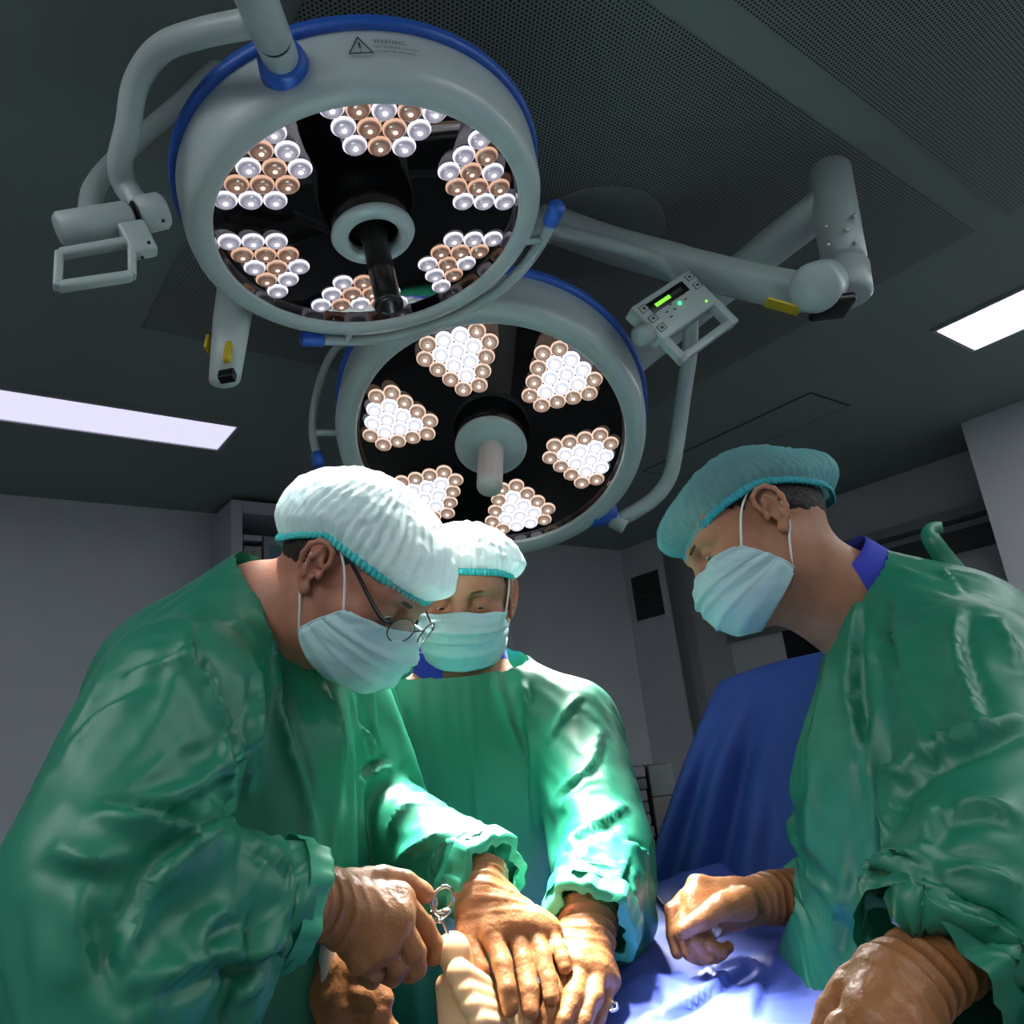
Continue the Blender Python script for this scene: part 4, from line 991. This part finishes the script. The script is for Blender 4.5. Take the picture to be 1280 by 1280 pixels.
gl3 = glove(P2, at(736, 1140, 1.0), at(733, 1168, .98), A([(704, 1202, .945), (726, 1206, .94), (745, 1214, .94), (757, 1226, .945)]),
            [A([(694, 1240, .915), (686, 1268, .90), (682, 1288, .895)]), A([(718, 1244, .905), (706, 1276, .89), (699, 1298, .885)]), A([(742, 1246, .91), (730, 1276, .895), (722, 1296, .89)]), A([(754, 1252, .925), (748, 1272, .915), (742, 1284, .91)])],
            A([(712, 1176, .965), (700, 1196, .95), (690, 1222, .93), (684, 1244, .915)]), wr_r=.030, seed=3)
gl4 = glove(P2, at(402, 1205, 1.0), at(408, 1226, .97), A([(432, 1240, .93), (434, 1260, .925), (430, 1280, .925), (420, 1296, .93)]),
            [A([(462, 1246, .91), (478, 1266, .905), (484, 1284, .905)]), A([(472, 1272, .905), (490, 1292, .905), (500, 1306, .905)]), A([(468, 1292, .905), (484, 1310, .905), (492, 1322, .905)]), A([(456, 1306, .91), (470, 1322, .91), (478, 1332, .91)])],
            A([(418, 1216, .955), (446, 1216, .935), (468, 1230, .92), (481, 1250, .91)]), wr_r=.026, seed=4, palm_r=.0115)
cuff(g2, a['wr']-unit(a['wr']-a['el'])*.012, a['wr']-a['el'], .0585, .03); cuff(g2, a['fwr']-unit(a['fwr']-a['fel'])*.012, a['fwr']-a['fel'], .0525)
collar(P2, a['neck']+V(0, -.006, .034), V(.02, -.38, .92), .086, .084, .06, M_scrub)
# ---------------------------------------------------------------- surgeon at the right
_h = posed((.344, 1.057, 1.497), 174.6, 22.2, -11.3, .97); _g = posed((0, 0, 0), 181.5, 23, -10.8, .97)
H3 = posed(_h.w(-.083, -.012, .002)-_g.w(-.083, -.012, .002), 181.5, 23, -10.8, .97)
a = dict(neck=at(1074, 750, 1.08), sh=at(1216, 850, .86), el=at(1310, 1085, .68), wr=at(1150, 1226, .625),
         fsh=at(1100, 850, 1.22), fel=at(1105, 1040, 1.25), fwr=at(1022, 1118, 1.16), chest=at(1172, 990, 1.06), waist=at(1200, 1290, 1.06), back=at(1190, 818, 1.05))
G3 = a
hip = a['waist']*V(1, 1, 0)+Z*.75; hem = a['waist']*V(1, 1, 0)+Z*.35
gp = [cone(a['waist'], .195, a['chest'], .165, .06, flat=FL), cone(a['chest'], .165, a['back'], .115, .06, flat=FL), cone(a['back'], .105, a['neck'], .078, .05),
      cone(hip, .20, a['waist'], .195, .06, flat=FL), cone(hem, .23, hip, .20, .06, flat=FL),
      cone(a['back'], .10, a['sh'], .09, .05), cone(a['sh'], .095, at(1250, 1010, .74), .092, .012), cone(at(1250, 1010, .74), .092, at(1236, 1105, .67), .082, .03), cone(at(1236, 1105, .67), .082, a['wr'], .052, .012), cone(a['sh'], .09, a['el'], .085, .012), cone(a['el'], .085, a['wr'], .052, .012),
      cone(a['back'], .10, a['fsh'], .085, .05), cone(a['chest'], .12, a['fsh'], .085, .05), cone(a['fsh'], .08, a['fel'], .066, .015), cone(a['fel'], .06, a['fwr'], .048, .015)]
P3 = person(H3, head_prims(H3, .7)+neck_prims(H3, a['neck']-Z*.02)+under(gp[:4]+gp[5:], .032)+legs(hip), M_skin2, 'surgeon at the right in profile, looking down, in a teal see-through cap', V(.0, .4, -.02), V(.95, 1.45, 1.8))
eyes(H3, P3, (-.3, .8, -.5)); brows(H3, P3, M_brow)
hair(H3, P3, [((0, -.04, -.04), (0, -.25, 1)), ((0, .045, .04), (0, -1, .75))])
cuts = [cuffcut(a['wr'], a['wr']-at(1268, 1120, .67), .1), cuffcut(a['fwr'], a['fwr']-a['fel'], .062, .1), cuffcut(at(1058, 738, 1.07), V(-.70, -.1, .70), .13), zcut(.36)]
g3, gv, gf = make_gown(P3, gp, cuts, [(a['wr'], .07, 1), (a['fwr'], .055, 1), (a['neck'], .095, 1)], -.16, 30, bend=.06)
bouffant(H3, P3, M_capT, M_bandT, {-180: (-.008, .012), -130: (.012, .008), -90: (.042, .006), -60: (.041, .011), -30: (.034, .016), 0: (.026, .017), 30: (.034, .016), 60: (.041, .011), 90: (.042, .007), 130: (.012, .008)}, .013, ((-2, 10, .030, .08), (180, 4, .038, .05)), seed=3, pleat=.0035)
mask(H3, P3, seed=3, sc=.98)
gl5 = glove(P3, at(1024, 1118, 1.155), at(968, 1122, 1.12), A([(873, 1110, 1.085), (868, 1128, 1.07), (872, 1146, 1.06), (880, 1160, 1.06)]),
            [A([(841, 1138, 1.07), (842, 1168, 1.06), (847, 1190, 1.055)]), A([(852, 1164, 1.05), (862, 1190, 1.045), (876, 1199, 1.05)]), A([(868, 1176, 1.04), (884, 1195, 1.04), (898, 1194, 1.05)]), A([(886, 1180, 1.04), (902, 1190, 1.045), (910, 1184, 1.055)])],
            A([(930, 1128, 1.06), (900, 1134, 1.04), (876, 1150, 1.03), (855, 1162, 1.03)]), wr_r=.031, seed=5)
gl6 = glove(P3, at(1212, 1168, .64), at(1136, 1228, .612), A([(1085, 1262, .60), (1100, 1282, .59), (1118, 1296, .585), (1136, 1306, .585)]),
            [A([(1050, 1290, .60), (1036, 1320, .60), (1030, 1345, .60)]), A([(1066, 1316, .59), (1054, 1345, .59), (1050, 1366, .59)]), A([(1090, 1330, .585), (1080, 1356, .585), (1076, 1374, .585)]), A([(1114, 1336, .585), (1106, 1356, .585), (1102, 1370, .585)])],
            A([(1100, 1222, .62), (1066, 1240, .63), (1044, 1264, .635), (1030, 1290, .635)]), wr_r=.027, seed=6, palm_r=.0135)
cuff(g3, a['fwr']-unit(a['fwr']-a['fel'])*.012, a['fwr']-a['fel'], .048)
collar(P3, a['neck']+V(-.016, 0, .022), V(-.66, -.1, .74), .078, .078, .055, M_scrub)
# gown ties standing up at the nape
def tie(root, pts, w, m):
    P = catmull([at(*q) for q in pts], 6); n = len(P)
    v = []; f = []
    for i, p in enumerate(P):
        s = unit(np.cross(unit(P[min(i+1, n-1)]-P[max(i-1, 0)]), unit(p-CAM)))
        ww = w*(1-.5*i/n)
        for k in (-1, 0, 1): v.append(p+s*ww*k+unit(CAM-p)*(.0012*(1-abs(k))))
    for i in range(n-1):
        for k in range(2): f.append((i*3+k, i*3+k+1, i*3+k+4, i*3+k+3))
    return solid(obj('neck_tie', (v, f), m, root), .0015)
tie(g1, [(255, 758, 1.0), (278, 736, 1.0), (294, 717, 1.0), (303, 711, 1.0), (310, 724, 1.0)], .013, M_gown)
tie(g3, [(1202, 726, 1.03), (1182, 700, 1.04), (1168, 680, 1.04), (1162, 668, 1.045), (1166, 661, 1.055), (1178, 659, 1.065)], .015, M_gown)
creases(g2, [([(620, 822), (627, 862), (640, 910), (655, 944)], .012, .010, 1), ([(654, 851), (659, 868), (662, 882)], .010, .009, 1), ([(654, 896), (668, 944), (666, 992), (668, 1040)], .014, .010, -1),
             ([(726, 869), (706, 896), (685, 930)], .012, .009, 1), ([(754, 910), (740, 956), (715, 978), (695, 994)], .012, .010, 1), ([(737, 966), (716, 990), (699, 1010)], .009, .008, -1), ([(785, 1006), (752, 1030), (723, 1047), (700, 1072)], .015, .011, 1),
             ([(780, 1052), (795, 1062), (812, 1072)], .014, .010, 1), ([(744, 1047), (726, 1075), (709, 1109)], .012, .010, -1), ([(788, 1065), (776, 1096), (764, 1123)], .008, .006, 1), ([(470, 830), (490, 870), (512, 925)], .010, .011, 1), ([(455, 850), (480, 880), (500, 888)], .010, .010, -1),
             ([(560, 1010), (575, 1060), (580, 1120)], .006, .016, 1)])
creases(g3, [(p_, h_*1.5, w_, s_) for p_, h_, w_, s_ in [([(1075, 742), (1067, 840), (1072, 900), (1078, 950)], .014, .014, 1), ([(1095, 748), (1112, 800), (1128, 845), (1162, 930)], .013, .011, 1), ([(1115, 752), (1124, 800), (1134, 840), (1158, 892)], .012, .009, -1), ([(1180, 712), (1190, 728), (1202, 742)], .008, .007, 1),
             ([(1202, 760), (1198, 810), (1215, 870), (1230, 920)], .013, .011, 1), ([(1279, 896), (1212, 930), (1160, 956), (1124, 1000), (1114, 1045)], .020, .014, 1), ([(1084, 1110), (1120, 1086), (1160, 1056)], .016, .012, 1), ([(1086, 1112), (1130, 1128), (1180, 1142), (1278, 1176)], .018, .012, 1),
             ([(1278, 1030), (1230, 1010), (1180, 1022)], .010, .014, 1), ([(1275, 1110), (1220, 1090), (1172, 1092)], .012, .014, -1), ([(1180, 1000), (1168, 1030), (1164, 1056)], .010, .012, 1), ([(1070, 935), (1050, 905), (1020, 906)], .004, .004, 0),
             ([(1060, 1080), (1050, 1140), (1042, 1200)], .006, .014, 1), ([(1095, 880), (1085, 960), (1100, 1020)], .008, .014, -1), ([(1210, 1240), (1240, 1200), (1278, 1200)], .012, .014, 1), ([(1240, 770), (1262, 800), (1278, 840)], .010, .014, 1)]])
# ---------------------------------------------------------------- table, drapes, patient, small things
M_drape = mat('blue_drape', srgb(84, 104, 200), .5, .4, noise_amt=.04, noise_scale=6, bump=.05, bump_scale=900, transl=.1)
M_screen = mat('blue_screen_drape', srgb(40, 68, 142), .6, .3, noise_amt=.04, noise_scale=6, bump=.05, bump_scale=900)
M_foot = mat('patient_skin', srgb(238, 200, 150), .45, .4, sss=.2, sssr=(.012, .004, .002), noise_amt=.04, noise_scale=40)
ZT = .80
tu = unit(V(.34, .94, 0)); tw = V(tu[1], -tu[0], 0); tc_ = V(.05, .98, 0)          # the table runs away from the viewer, slightly to the right
tb = empty('operating_table', tc_, 'padded operating table on one column under the blue drapes', 'operating table')
M_pad = mat('table_pad', srgb(24, 26, 30), .5)
C_ = lambda s, t, z: tc_+tu*s+tw*t+Z*z
obj('mattress', box(C_(.33, .04, ZT-.05), tw, tu, Z, .2, .40, .05, .03), M_pad, tb); obj('table_frame', box(C_(.33, .04, ZT-.125), tw, tu, Z, .19, .38, .025, .005), M_steel, tb)
obj('column', box(C_(.33, .04, .42), tw, tu, Z, .1, .14, .315, .03), M_steel, tb); obj('base', box(C_(.33, .04, .055), tw, tu, Z, .16, .36, .055, .03), M_pad, tb)
# patient: bare foot, shin and body under the drape
K = dict(ank=at(735, 1345, 1.0), heel=at(665, 1385, .965))
fp = [cone(K['ank'], .034, at(650, 1262, .935), .030, .03), cone(K['ank'], .036, K['heel'], .034, .03), cone(at(655, 1262, .945), .028, at(618, 1232, .934), .013, .012), cone(K['heel'], .034, at(590, 1290, .905), .024, .03),
      cone(at(572, 1300, .90), .018, at(558, 1232, .902), .0115, .012), cone(at(640, 1300, .92), .034, at(626, 1262, .918), .018, .012), cone(at(600, 1310, .905), .018, at(584, 1250, .912), .012, .015)]
toes = (((578, 1218, .91), (566, 1188, .898), .0150, .0180), ((604, 1232, .902), (574, 1216, .878), .0105, .0130), ((610, 1247, .898), (580, 1238, .872), .0095, .0118), ((616, 1262, .894), (588, 1257, .867), .0090, .0110), ((622, 1279, .89), (597, 1276, .865), .0085, .0105))
for b_, t_, r0, r1 in toes:
    fp.append(cone(at(*b_), r0, at(*t_), r1, .0018))
kn_ = C_(.34, .06, ZT+.075); hp_ = C_(.62, .07, ZT+.085)
fp += [cone(K['ank'], .036, kn_, .05, .03), cone(kn_, .052, hp_, .07, .04), cone(hp_, .08, hp_+tu*.12+tw*.06, .085, .05)]
axs = [grid_axis(l, h_, fl, fh, .0021, .012) for l, h_, fl, fh in zip((-.18, .8, .7), (.75, 2.1, 1.25), (-.14, .83, .98), (.02, .95, 1.10))]
v, f = implicit_ax(fp, axs); v = relax(v, f, 1, .3)
pt = obj('person', (v, f), M_foot); tag(pt, 'patient lying under blue drapes, only the bare toes showing', 'person')
# blue sheet over patient and table
def hz(x, y):
    s = (V(x, y, 0)-tc_)@tu; t = (V(x, y, 0)-tc_)@tw
    z = .952+.045*np.clip((s-.05)/.45, 0, 1)+.028*math.exp(-((t-.03)/.09)**2)*min(1, max(0, s+.06)/.1)
    z += .016*noise.noise(Vector((x*7+3, y*7, 1)))+.007*noise.noise(Vector((x*17, y*17+4, 2)))+.008*(1-2*abs(noise.noise(Vector((x*9+8, y*6, 7)))))
    e = max(0, abs(t-.02)-.21)
    z -= min(.45, e*2.6+e*e*6)
    e2 = max(0, -.10-s); z -= min(.4, e2*3)
    return z
def SP(a_, b_):
    t = -.30+a_*.64; s = -.18+b_*.86
    p = tc_+tu*s+tw*t; q = V(p[0], p[1], hz(p[0], p[1])); e = max(0, abs(t-.02)-.21)
    sg = 1 if t > 0 else -1
    return q-tw*sg*e*.62
sh = obj('surgical_drape', sheet(SP, 130, 150), M_drape); tag(sh, 'blue drape spread over the patient, brightly lit beside the hands', 'drape')
creases(sh, [([(880, 1222), (905, 1208), (940, 1206), (958, 1216)], .016, .010, 1), ([(800, 1278), (850, 1262), (900, 1232), (938, 1210)], .012, .010, -1), ([(955, 1216), (945, 1245), (935, 1280)], .010, .012, 1),
             ([(850, 1200), (905, 1228), (925, 1238)], .008, .008, 1), ([(775, 1240), (800, 1232), (820, 1245), (812, 1275)], .008, .008, 1), ([(810, 1150), (850, 1165), (880, 1200)], .006, .010, 1), ([(500, 1245), (520, 1250), (540, 1262)], .006, .01, 1)]); solid(sh, .0025)
# screen drape hung over a frame across the table
sc = empty('screen_drape', C_(.72, .1, 0), 'tall dark blue drape hung as a screen behind the right surgeon', 'drape screen')
T0, T1 = V(.386, 1.60, 1.345), V(.80, 1.38, 1.415); B0_, B1_ = V(.115, 1.455, .93), V(.72, 1.20, .93)
nrm = unit(np.cross(T1-T0, Z)); nrm = nrm if nrm[1] < 0 else -nrm
def DP(u, v):
    tp = T0+(T1-T0)*u+Z*(.004*math.sin(u*9))
    if v < .12: q = (.12-v)/.12; return tp-nrm*(.02+.10*q)-Z*(.006+.22*q*q)+Z*.0
    k = (v-.12)/.88; bt = B0_+(B1_-B0_)*u
    fl = k**.9; p = tp+(bt-tp)*V(fl, fl, k)
    w = math.exp(-((u-.12)/.2)**2)
    d = (.022*math.sin(u*46+1.2)*w+.012*math.sin(u*15+k*1.5))*min(1, k*2.2)+.006*noise.noise(Vector((u*5, k*3, 4)))
    r_ = .02*(1-math.exp(-k*25)); p = p+nrm*(d+r_)-Z*0
    if u < .03: p = p-nrm*.03*(1-u/.03)*k
    return p
solid(obj('drape_cloth', sheet(DP, 110, 70), M_screen, sc), .003)
for e in (T0+V(.05, -.02, 0), T1): obj('frame_post', rod(V(e[0], e[1], .0)-nrm*.06, V(e[0], e[1], e[2]-.02)-nrm*.03, .011), M_steel, sc)
obj('frame_bar', rod(T0+V(.05, -.02, -.022)-nrm*.03, T1-Z*.022-nrm*.03, .011), M_steel, sc)
# cable over the drape
cp = [at(*q) for q in ((772, 1148, 1.42), (800, 1134, 1.40), (818, 1144, 1.33), (836, 1158, 1.26), (868, 1166, 1.2))]
cp = [V(p[0], p[1], hz(p[0], p[1])+.008) for p in cp]
tag(obj('cable', tube(catmull(cp, 8), .0032, 10), mat('cable_dark', srgb(14, 16, 34), .5)), 'thin dark cable lying across the blue drape behind the gloved hand', 'cable')
# needle holder in the right hand of the left surgeon
M_instr = mat('instrument_steel', srgb(225, 222, 218), .12, metal=1)
sz = empty('surgical_scissors', at(556, 1150, .905), 'steel ring-handled scissors held over the big toe', 'scissors')
jn = at(546, 1160, .905)
def arm_(pts, r): return tube(catmull([at(*q) for q in pts], 6), r, 10)
rc_ = at(553, 1124, .915); e1 = unit(at(560, 1110, .915)-rc_); e2 = unit(np.cross(e1, unit(V(.45, -.85, .2))))
def ring(c_): return tube([c_+e1*.0135*math.cos(t)+e2*.0105*math.sin(t) for t in np.linspace(0, 2*math.pi, 32, endpoint=False)], (.0023), 10, True)
obj('half', join(ring(rc_), arm_([(553, 1138, .912), (562, 1139, .91), (548, 1150, .905), (535, 1158, .90)], .0022), arm_([(536, 1158, .90), (548, 1170, .892), (556, 1181, .888)], .0019)), M_instr, sz)
rc2 = at(532, 1132, .92)
obj('half', join(ring(rc2), arm_([(538, 1140, .917), (546, 1146, .91), (553, 1152, .905)], .0022), arm_([(552, 1148, .905), (558, 1162, .897), (564, 1178, .889)], .0019)), M_instr, sz)
obj('pivot_screw', sphere(at(549, 1151, .9035), .0026), M_instr, sz)
# what the far gloved hand of the right surgeon holds
M_white = mat('white_plastic', srgb(225, 228, 226), .4)
gz = empty('suction_bulb', at(878, 1158, 1.065), 'small white plastic bulb with a cream tip in the gloved hand on the drape', 'medical tool')
obj('bulb', tube([at(860, 1140, 1.075), at(866, 1147, 1.07), at(880, 1160, 1.062), at(890, 1170, 1.058), at(893, 1173, 1.056)], [.008, .012, .0155, .013, .008], 20), M_white, gz)
obj('tip', rod(at(888, 1158, 1.05), at(900, 1168, 1.048), .0065), mat('cream_plastic', srgb(224, 208, 176), .45), gz)
# towel clip on the drape
tcl = empty('towel_clip', at(764, 1258, .93), 'small steel towel clip on the white-lit drape beside the gloved fingers', 'clip')
obj('jaw', arm_([(742, 1254, .925), (754, 1257, .92), (767, 1260, .918)], .0022), M_instr, tcl); obj('hook', arm_([(762, 1264, .917), (770, 1262, .917), (771, 1255, .919), (765, 1253, .92)], .0018), M_instr, tcl)
# gauze with a red stain between the belly of the left surgeon and the dark hand
def gauze_mat():
    m = mat('stained_gauze', srgb(214, 210, 206), .85); nt = m.node_tree; L = nt.links; b = nt.nodes['Principled BSDF']
    tc = nt.nodes.new('ShaderNodeTexCoord'); n = nt.nodes.new('ShaderNodeTexNoise'); n.inputs['Scale'].default_value = 14; L.new(tc.outputs['Generated'], n.inputs['Vector'])
    sp = nt.nodes.new('ShaderNodeSeparateXYZ'); L.new(tc.outputs['Generated'], sp.inputs[0])
    ad = nt.nodes.new('ShaderNodeMath'); ad.operation = 'MULTIPLY_ADD'; ad.inputs[1].default_value = .22; L.new(n.outputs['Fac'], ad.inputs[0]); L.new(sp.outputs[2], ad.inputs[2])
    cr = nt.nodes.new('ShaderNodeValToRGB'); L.new(ad.outputs[0], cr.inputs[0]); e = cr.color_ramp.elements
    e[0].position = .42; e[0].color = srgb(170, 44, 30); e[1].position = .5; e[1].color = srgb(214, 210, 206)
    L.new(cr.outputs[0], b.inputs['Base Color']); return m
def GP(a_, b_):
    p = at(388+26*a_+8*b_, 1175+110*b_-10*a_, .955+.02*math.sin(a_*5+b_*4)); return p+V(0, 0, .006*noise.noise(Vector((a_*4, b_*6, 1))))
tag(solid(obj('gauze', sheet(GP, 24, 50), gauze_mat()), .006), 'white gauze with a red stain hanging beside the left gown front', 'gauze')
# ---------------------------------------------------------------- furniture at the back wall
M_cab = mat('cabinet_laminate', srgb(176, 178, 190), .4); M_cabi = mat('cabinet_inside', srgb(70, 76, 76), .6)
aF = YB-.36; F_ = rp(0, aF)
cl, ct = rc(atplane(289, 700, F_, ea))[0], atplane(289, 624, F_, ea)[2]
cr_ = rc(atplane(640, 790, F_, ea))[0]; ct = min(ct, CEIL-.03)
cab = empty('shelf_cabinet', rp((cl+cr_)/2, YB-.18, 0), 'tall open grey shelf cabinet against the back wall behind the surgeons', 'cabinet')
obj('side_panel', bx(cl, cl+.06, aF, YB, 0, ct, .003), M_cab, cab, False); obj('side_panel', bx(cr_-.07, cr_, aF, YB, 0, ct, .003), M_cab, cab, False)
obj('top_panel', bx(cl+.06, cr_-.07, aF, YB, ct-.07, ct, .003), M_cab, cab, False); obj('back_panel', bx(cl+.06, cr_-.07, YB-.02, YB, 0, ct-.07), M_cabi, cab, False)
zs = atplane(310, 726, F_, ea)[2]
for z in (zs, zs-.45, zs-.9, .08): obj('shelf', bx(cl+.06, cr_-.07, aF+.01, YB-.02, z-.025, z), M_cab, cab, False)
b_at = lambda px, py: rc(atplane(px, py, rp(0, aF+.03), ea))[0]; z_at = lambda px, py: atplane(px, py, rp(0, aF+.03), ea)[2]
b0_, b1_ = b_at(305, 690), b_at(327, 690); zt_ = z_at(315, 680)
sb = empty('storage_box', rp((b0_+b1_)/2, aF+.18, zs), 'grey storage box marked 6.5 on the shelf of the tall cabinet', 'box')
obj('body', bx(b0_, b1_, aF+.03, YB-.05, zs, zt_-.012, .003), mat('box_grey', srgb(150, 156, 152), .6), sb, False); obj('lid', bx(b0_-.003, b1_+.002, aF+.027, YB-.05, z_at(315, 669)-.03, z_at(315, 665)-.03+.012, .002), M_cab, sb, False)
text_obj('label_text', '6.5', .05, M_label, sb, rp((b0_+b1_)/2-.045, aF+.0285, z_at(318, 697)), eb, Z)
b2_, b3_ = b_at(330, 700), b_at(357, 700)
bi = empty('binder', rp((b2_+b3_)/2, aF+.18, zs), 'grey binder with a teal spine label beside the storage box', 'binder')
obj('cover', bx(b2_, b3_, aF+.03, YB-.06, zs, z_at(340, 664)-.03, .004), mat('binder_grey', srgb(140, 146, 152), .5), bi, False)
obj('spine_label', bx(b2_+.03, b3_-.02, aF+.028, aF+.031, z_at(340, 703), z_at(340, 682)), mat('binder_label', srgb(90, 128, 138), .6), bi, False)
b4_, b5_ = b_at(592, 790), b_at(606, 790)
bi2 = empty('binder', rp((b4_+b5_)/2, aF+.18, zs-.45), 'dark lilac-grey binder at the right end of the cabinet shelf', 'binder')
obj('cover', bx(b5_-.02, cr_-.09, aF+.03, YB-.06, zs-.45, zs-.12, .004), mat('binder_lilac', srgb(130, 126, 140), .5), bi2, False)
# supply trolley with packs near the right-hand corner
hT = 3.0; pA, pB = at(782, 1075, hT), at(848, 1060, hT); zt = min(pA[2], pB[2])-.02
u_ = unit((pB-pA)*V(1, 1, 0)); n_ = V(-u_[1], u_[0], 0); cT = (pA+pB)/2; cT = V(cT[0], cT[1], 0)+n_*.12+u_*.05
tr = empty('supply_trolley', cT, 'steel supply trolley carrying stacked packs behind the blue screen', 'trolley')
obj('top_shelf', box(cT+Z*(zt-.012), u_, n_, Z, .2, .15, .012, .004), M_steel, tr); obj('lower_shelf', box(cT+Z*.3, u_, n_, Z, .2, .15, .012, .004), M_steel, tr)
for i in (-1, 1):
    for j in (-1, 1): obj('leg', rod(cT+u_*.185*i+n_*.135*j, cT+u_*.185*i+n_*.135*j+Z*(zt-.02), .012), M_steel, tr)
W_ = lambda px, py: at(px, py, hT)
wL0, wL1, wR1 = (W_(781, 1000)-cT)@u_, (W_(812, 1000)-cT)@u_, (W_(846, 1000)-cT)@u_
topz = W_(797, 958)[2]; n = 8; hh = (topz-zt)/n; rs = np.random.RandomState(3)
M_pk = [mat('pack_%s' % s, c_, .7) for s, c_ in (('violet_grey', srgb(120, 112, 124)), ('dark_grey', srgb(84, 80, 92)), ('mid_grey', srgb(104, 98, 108)))]
nm = ['topmost', 'second from the top', 'third from the top', 'fourth from the top', 'fifth from the top', 'sixth from the top', 'seventh from the top', 'lowest']
for i in range(n):
    k = n-1-i
    o = obj('linen_pack', box(cT+u_*((wL0+wL1)/2+rs.uniform(-.004, .004))-n_*(.02+rs.uniform(0, .01))+Z*(zt+hh*(i+.5)), u_, n_, Z, (wL1-wL0)/2-.002, .10, hh/2-.0015, .006), M_pk[0 if k == 0 else 1+i % 2])
    tag(o, 'flat grey folded pack, %s of the left stack on the trolley' % nm[k], 'pack', 'packs stacked on the trolley')
tz2 = W_(830, 955)[2]; m_ = 3; h2 = (tz2-zt)/m_
for i in range(m_):
    o = obj('carton', box(cT+u_*((wL1+.012+wR1)/2)-n_*.02+Z*(zt+h2*(i+.5)), u_, n_, Z, (wR1-wL1-.012)/2, .10, h2/2-.001, .003), mat('carton_%d' % i, srgb(*[(104, 100, 96), (98, 98, 92), (112, 116, 116)][i]), .7))
    tag(o, 'grey carton, %s of the right stack on the trolley' % ['lowest', 'middle one', 'topmost'][i], 'carton', 'cartons stacked on the trolley')
# ---------------------------------------------------------------- light
def spot(name, loc, tgt, power, size, blend, rad, col=(1, .97, .92)):
    l = bpy.data.lights.new(name, 'SPOT'); l.energy = power; l.spot_size = size; l.spot_blend = blend; l.shadow_soft_size = rad; l.color = col
    o = bpy.data.objects.new(name, l); COL.objects.link(o); o.location = Vector(loc)
    o.rotation_euler = (Vector(tgt)-Vector(loc)).to_track_quat('-Z', 'Y').to_euler(); return o
w = bpy.data.worlds.new('world'); S.world = w; w.use_nodes = True; w.node_tree.nodes['Background'].inputs[0].default_value = (.5, .55, .58, 1); w.node_tree.nodes['Background'].inputs[1].default_value = .05
S.view_settings.view_transform = 'Standard'; S.view_settings.look = 'None'; S.view_settings.exposure = 0; S.view_settings.gamma = 1
field = at(660, 1228, .95)
for i, (p, n_) in enumerate(BEAMS):         # every lens cluster throws its own beam onto the field
    j = field+V(.05*math.sin(i*2.4), .05*math.cos(i*2.4), 0)
    spot('lamp_beam', p+n_*.03, j, 125, math.radians(27), 1.0, .05)
S.view_settings.exposure = .7
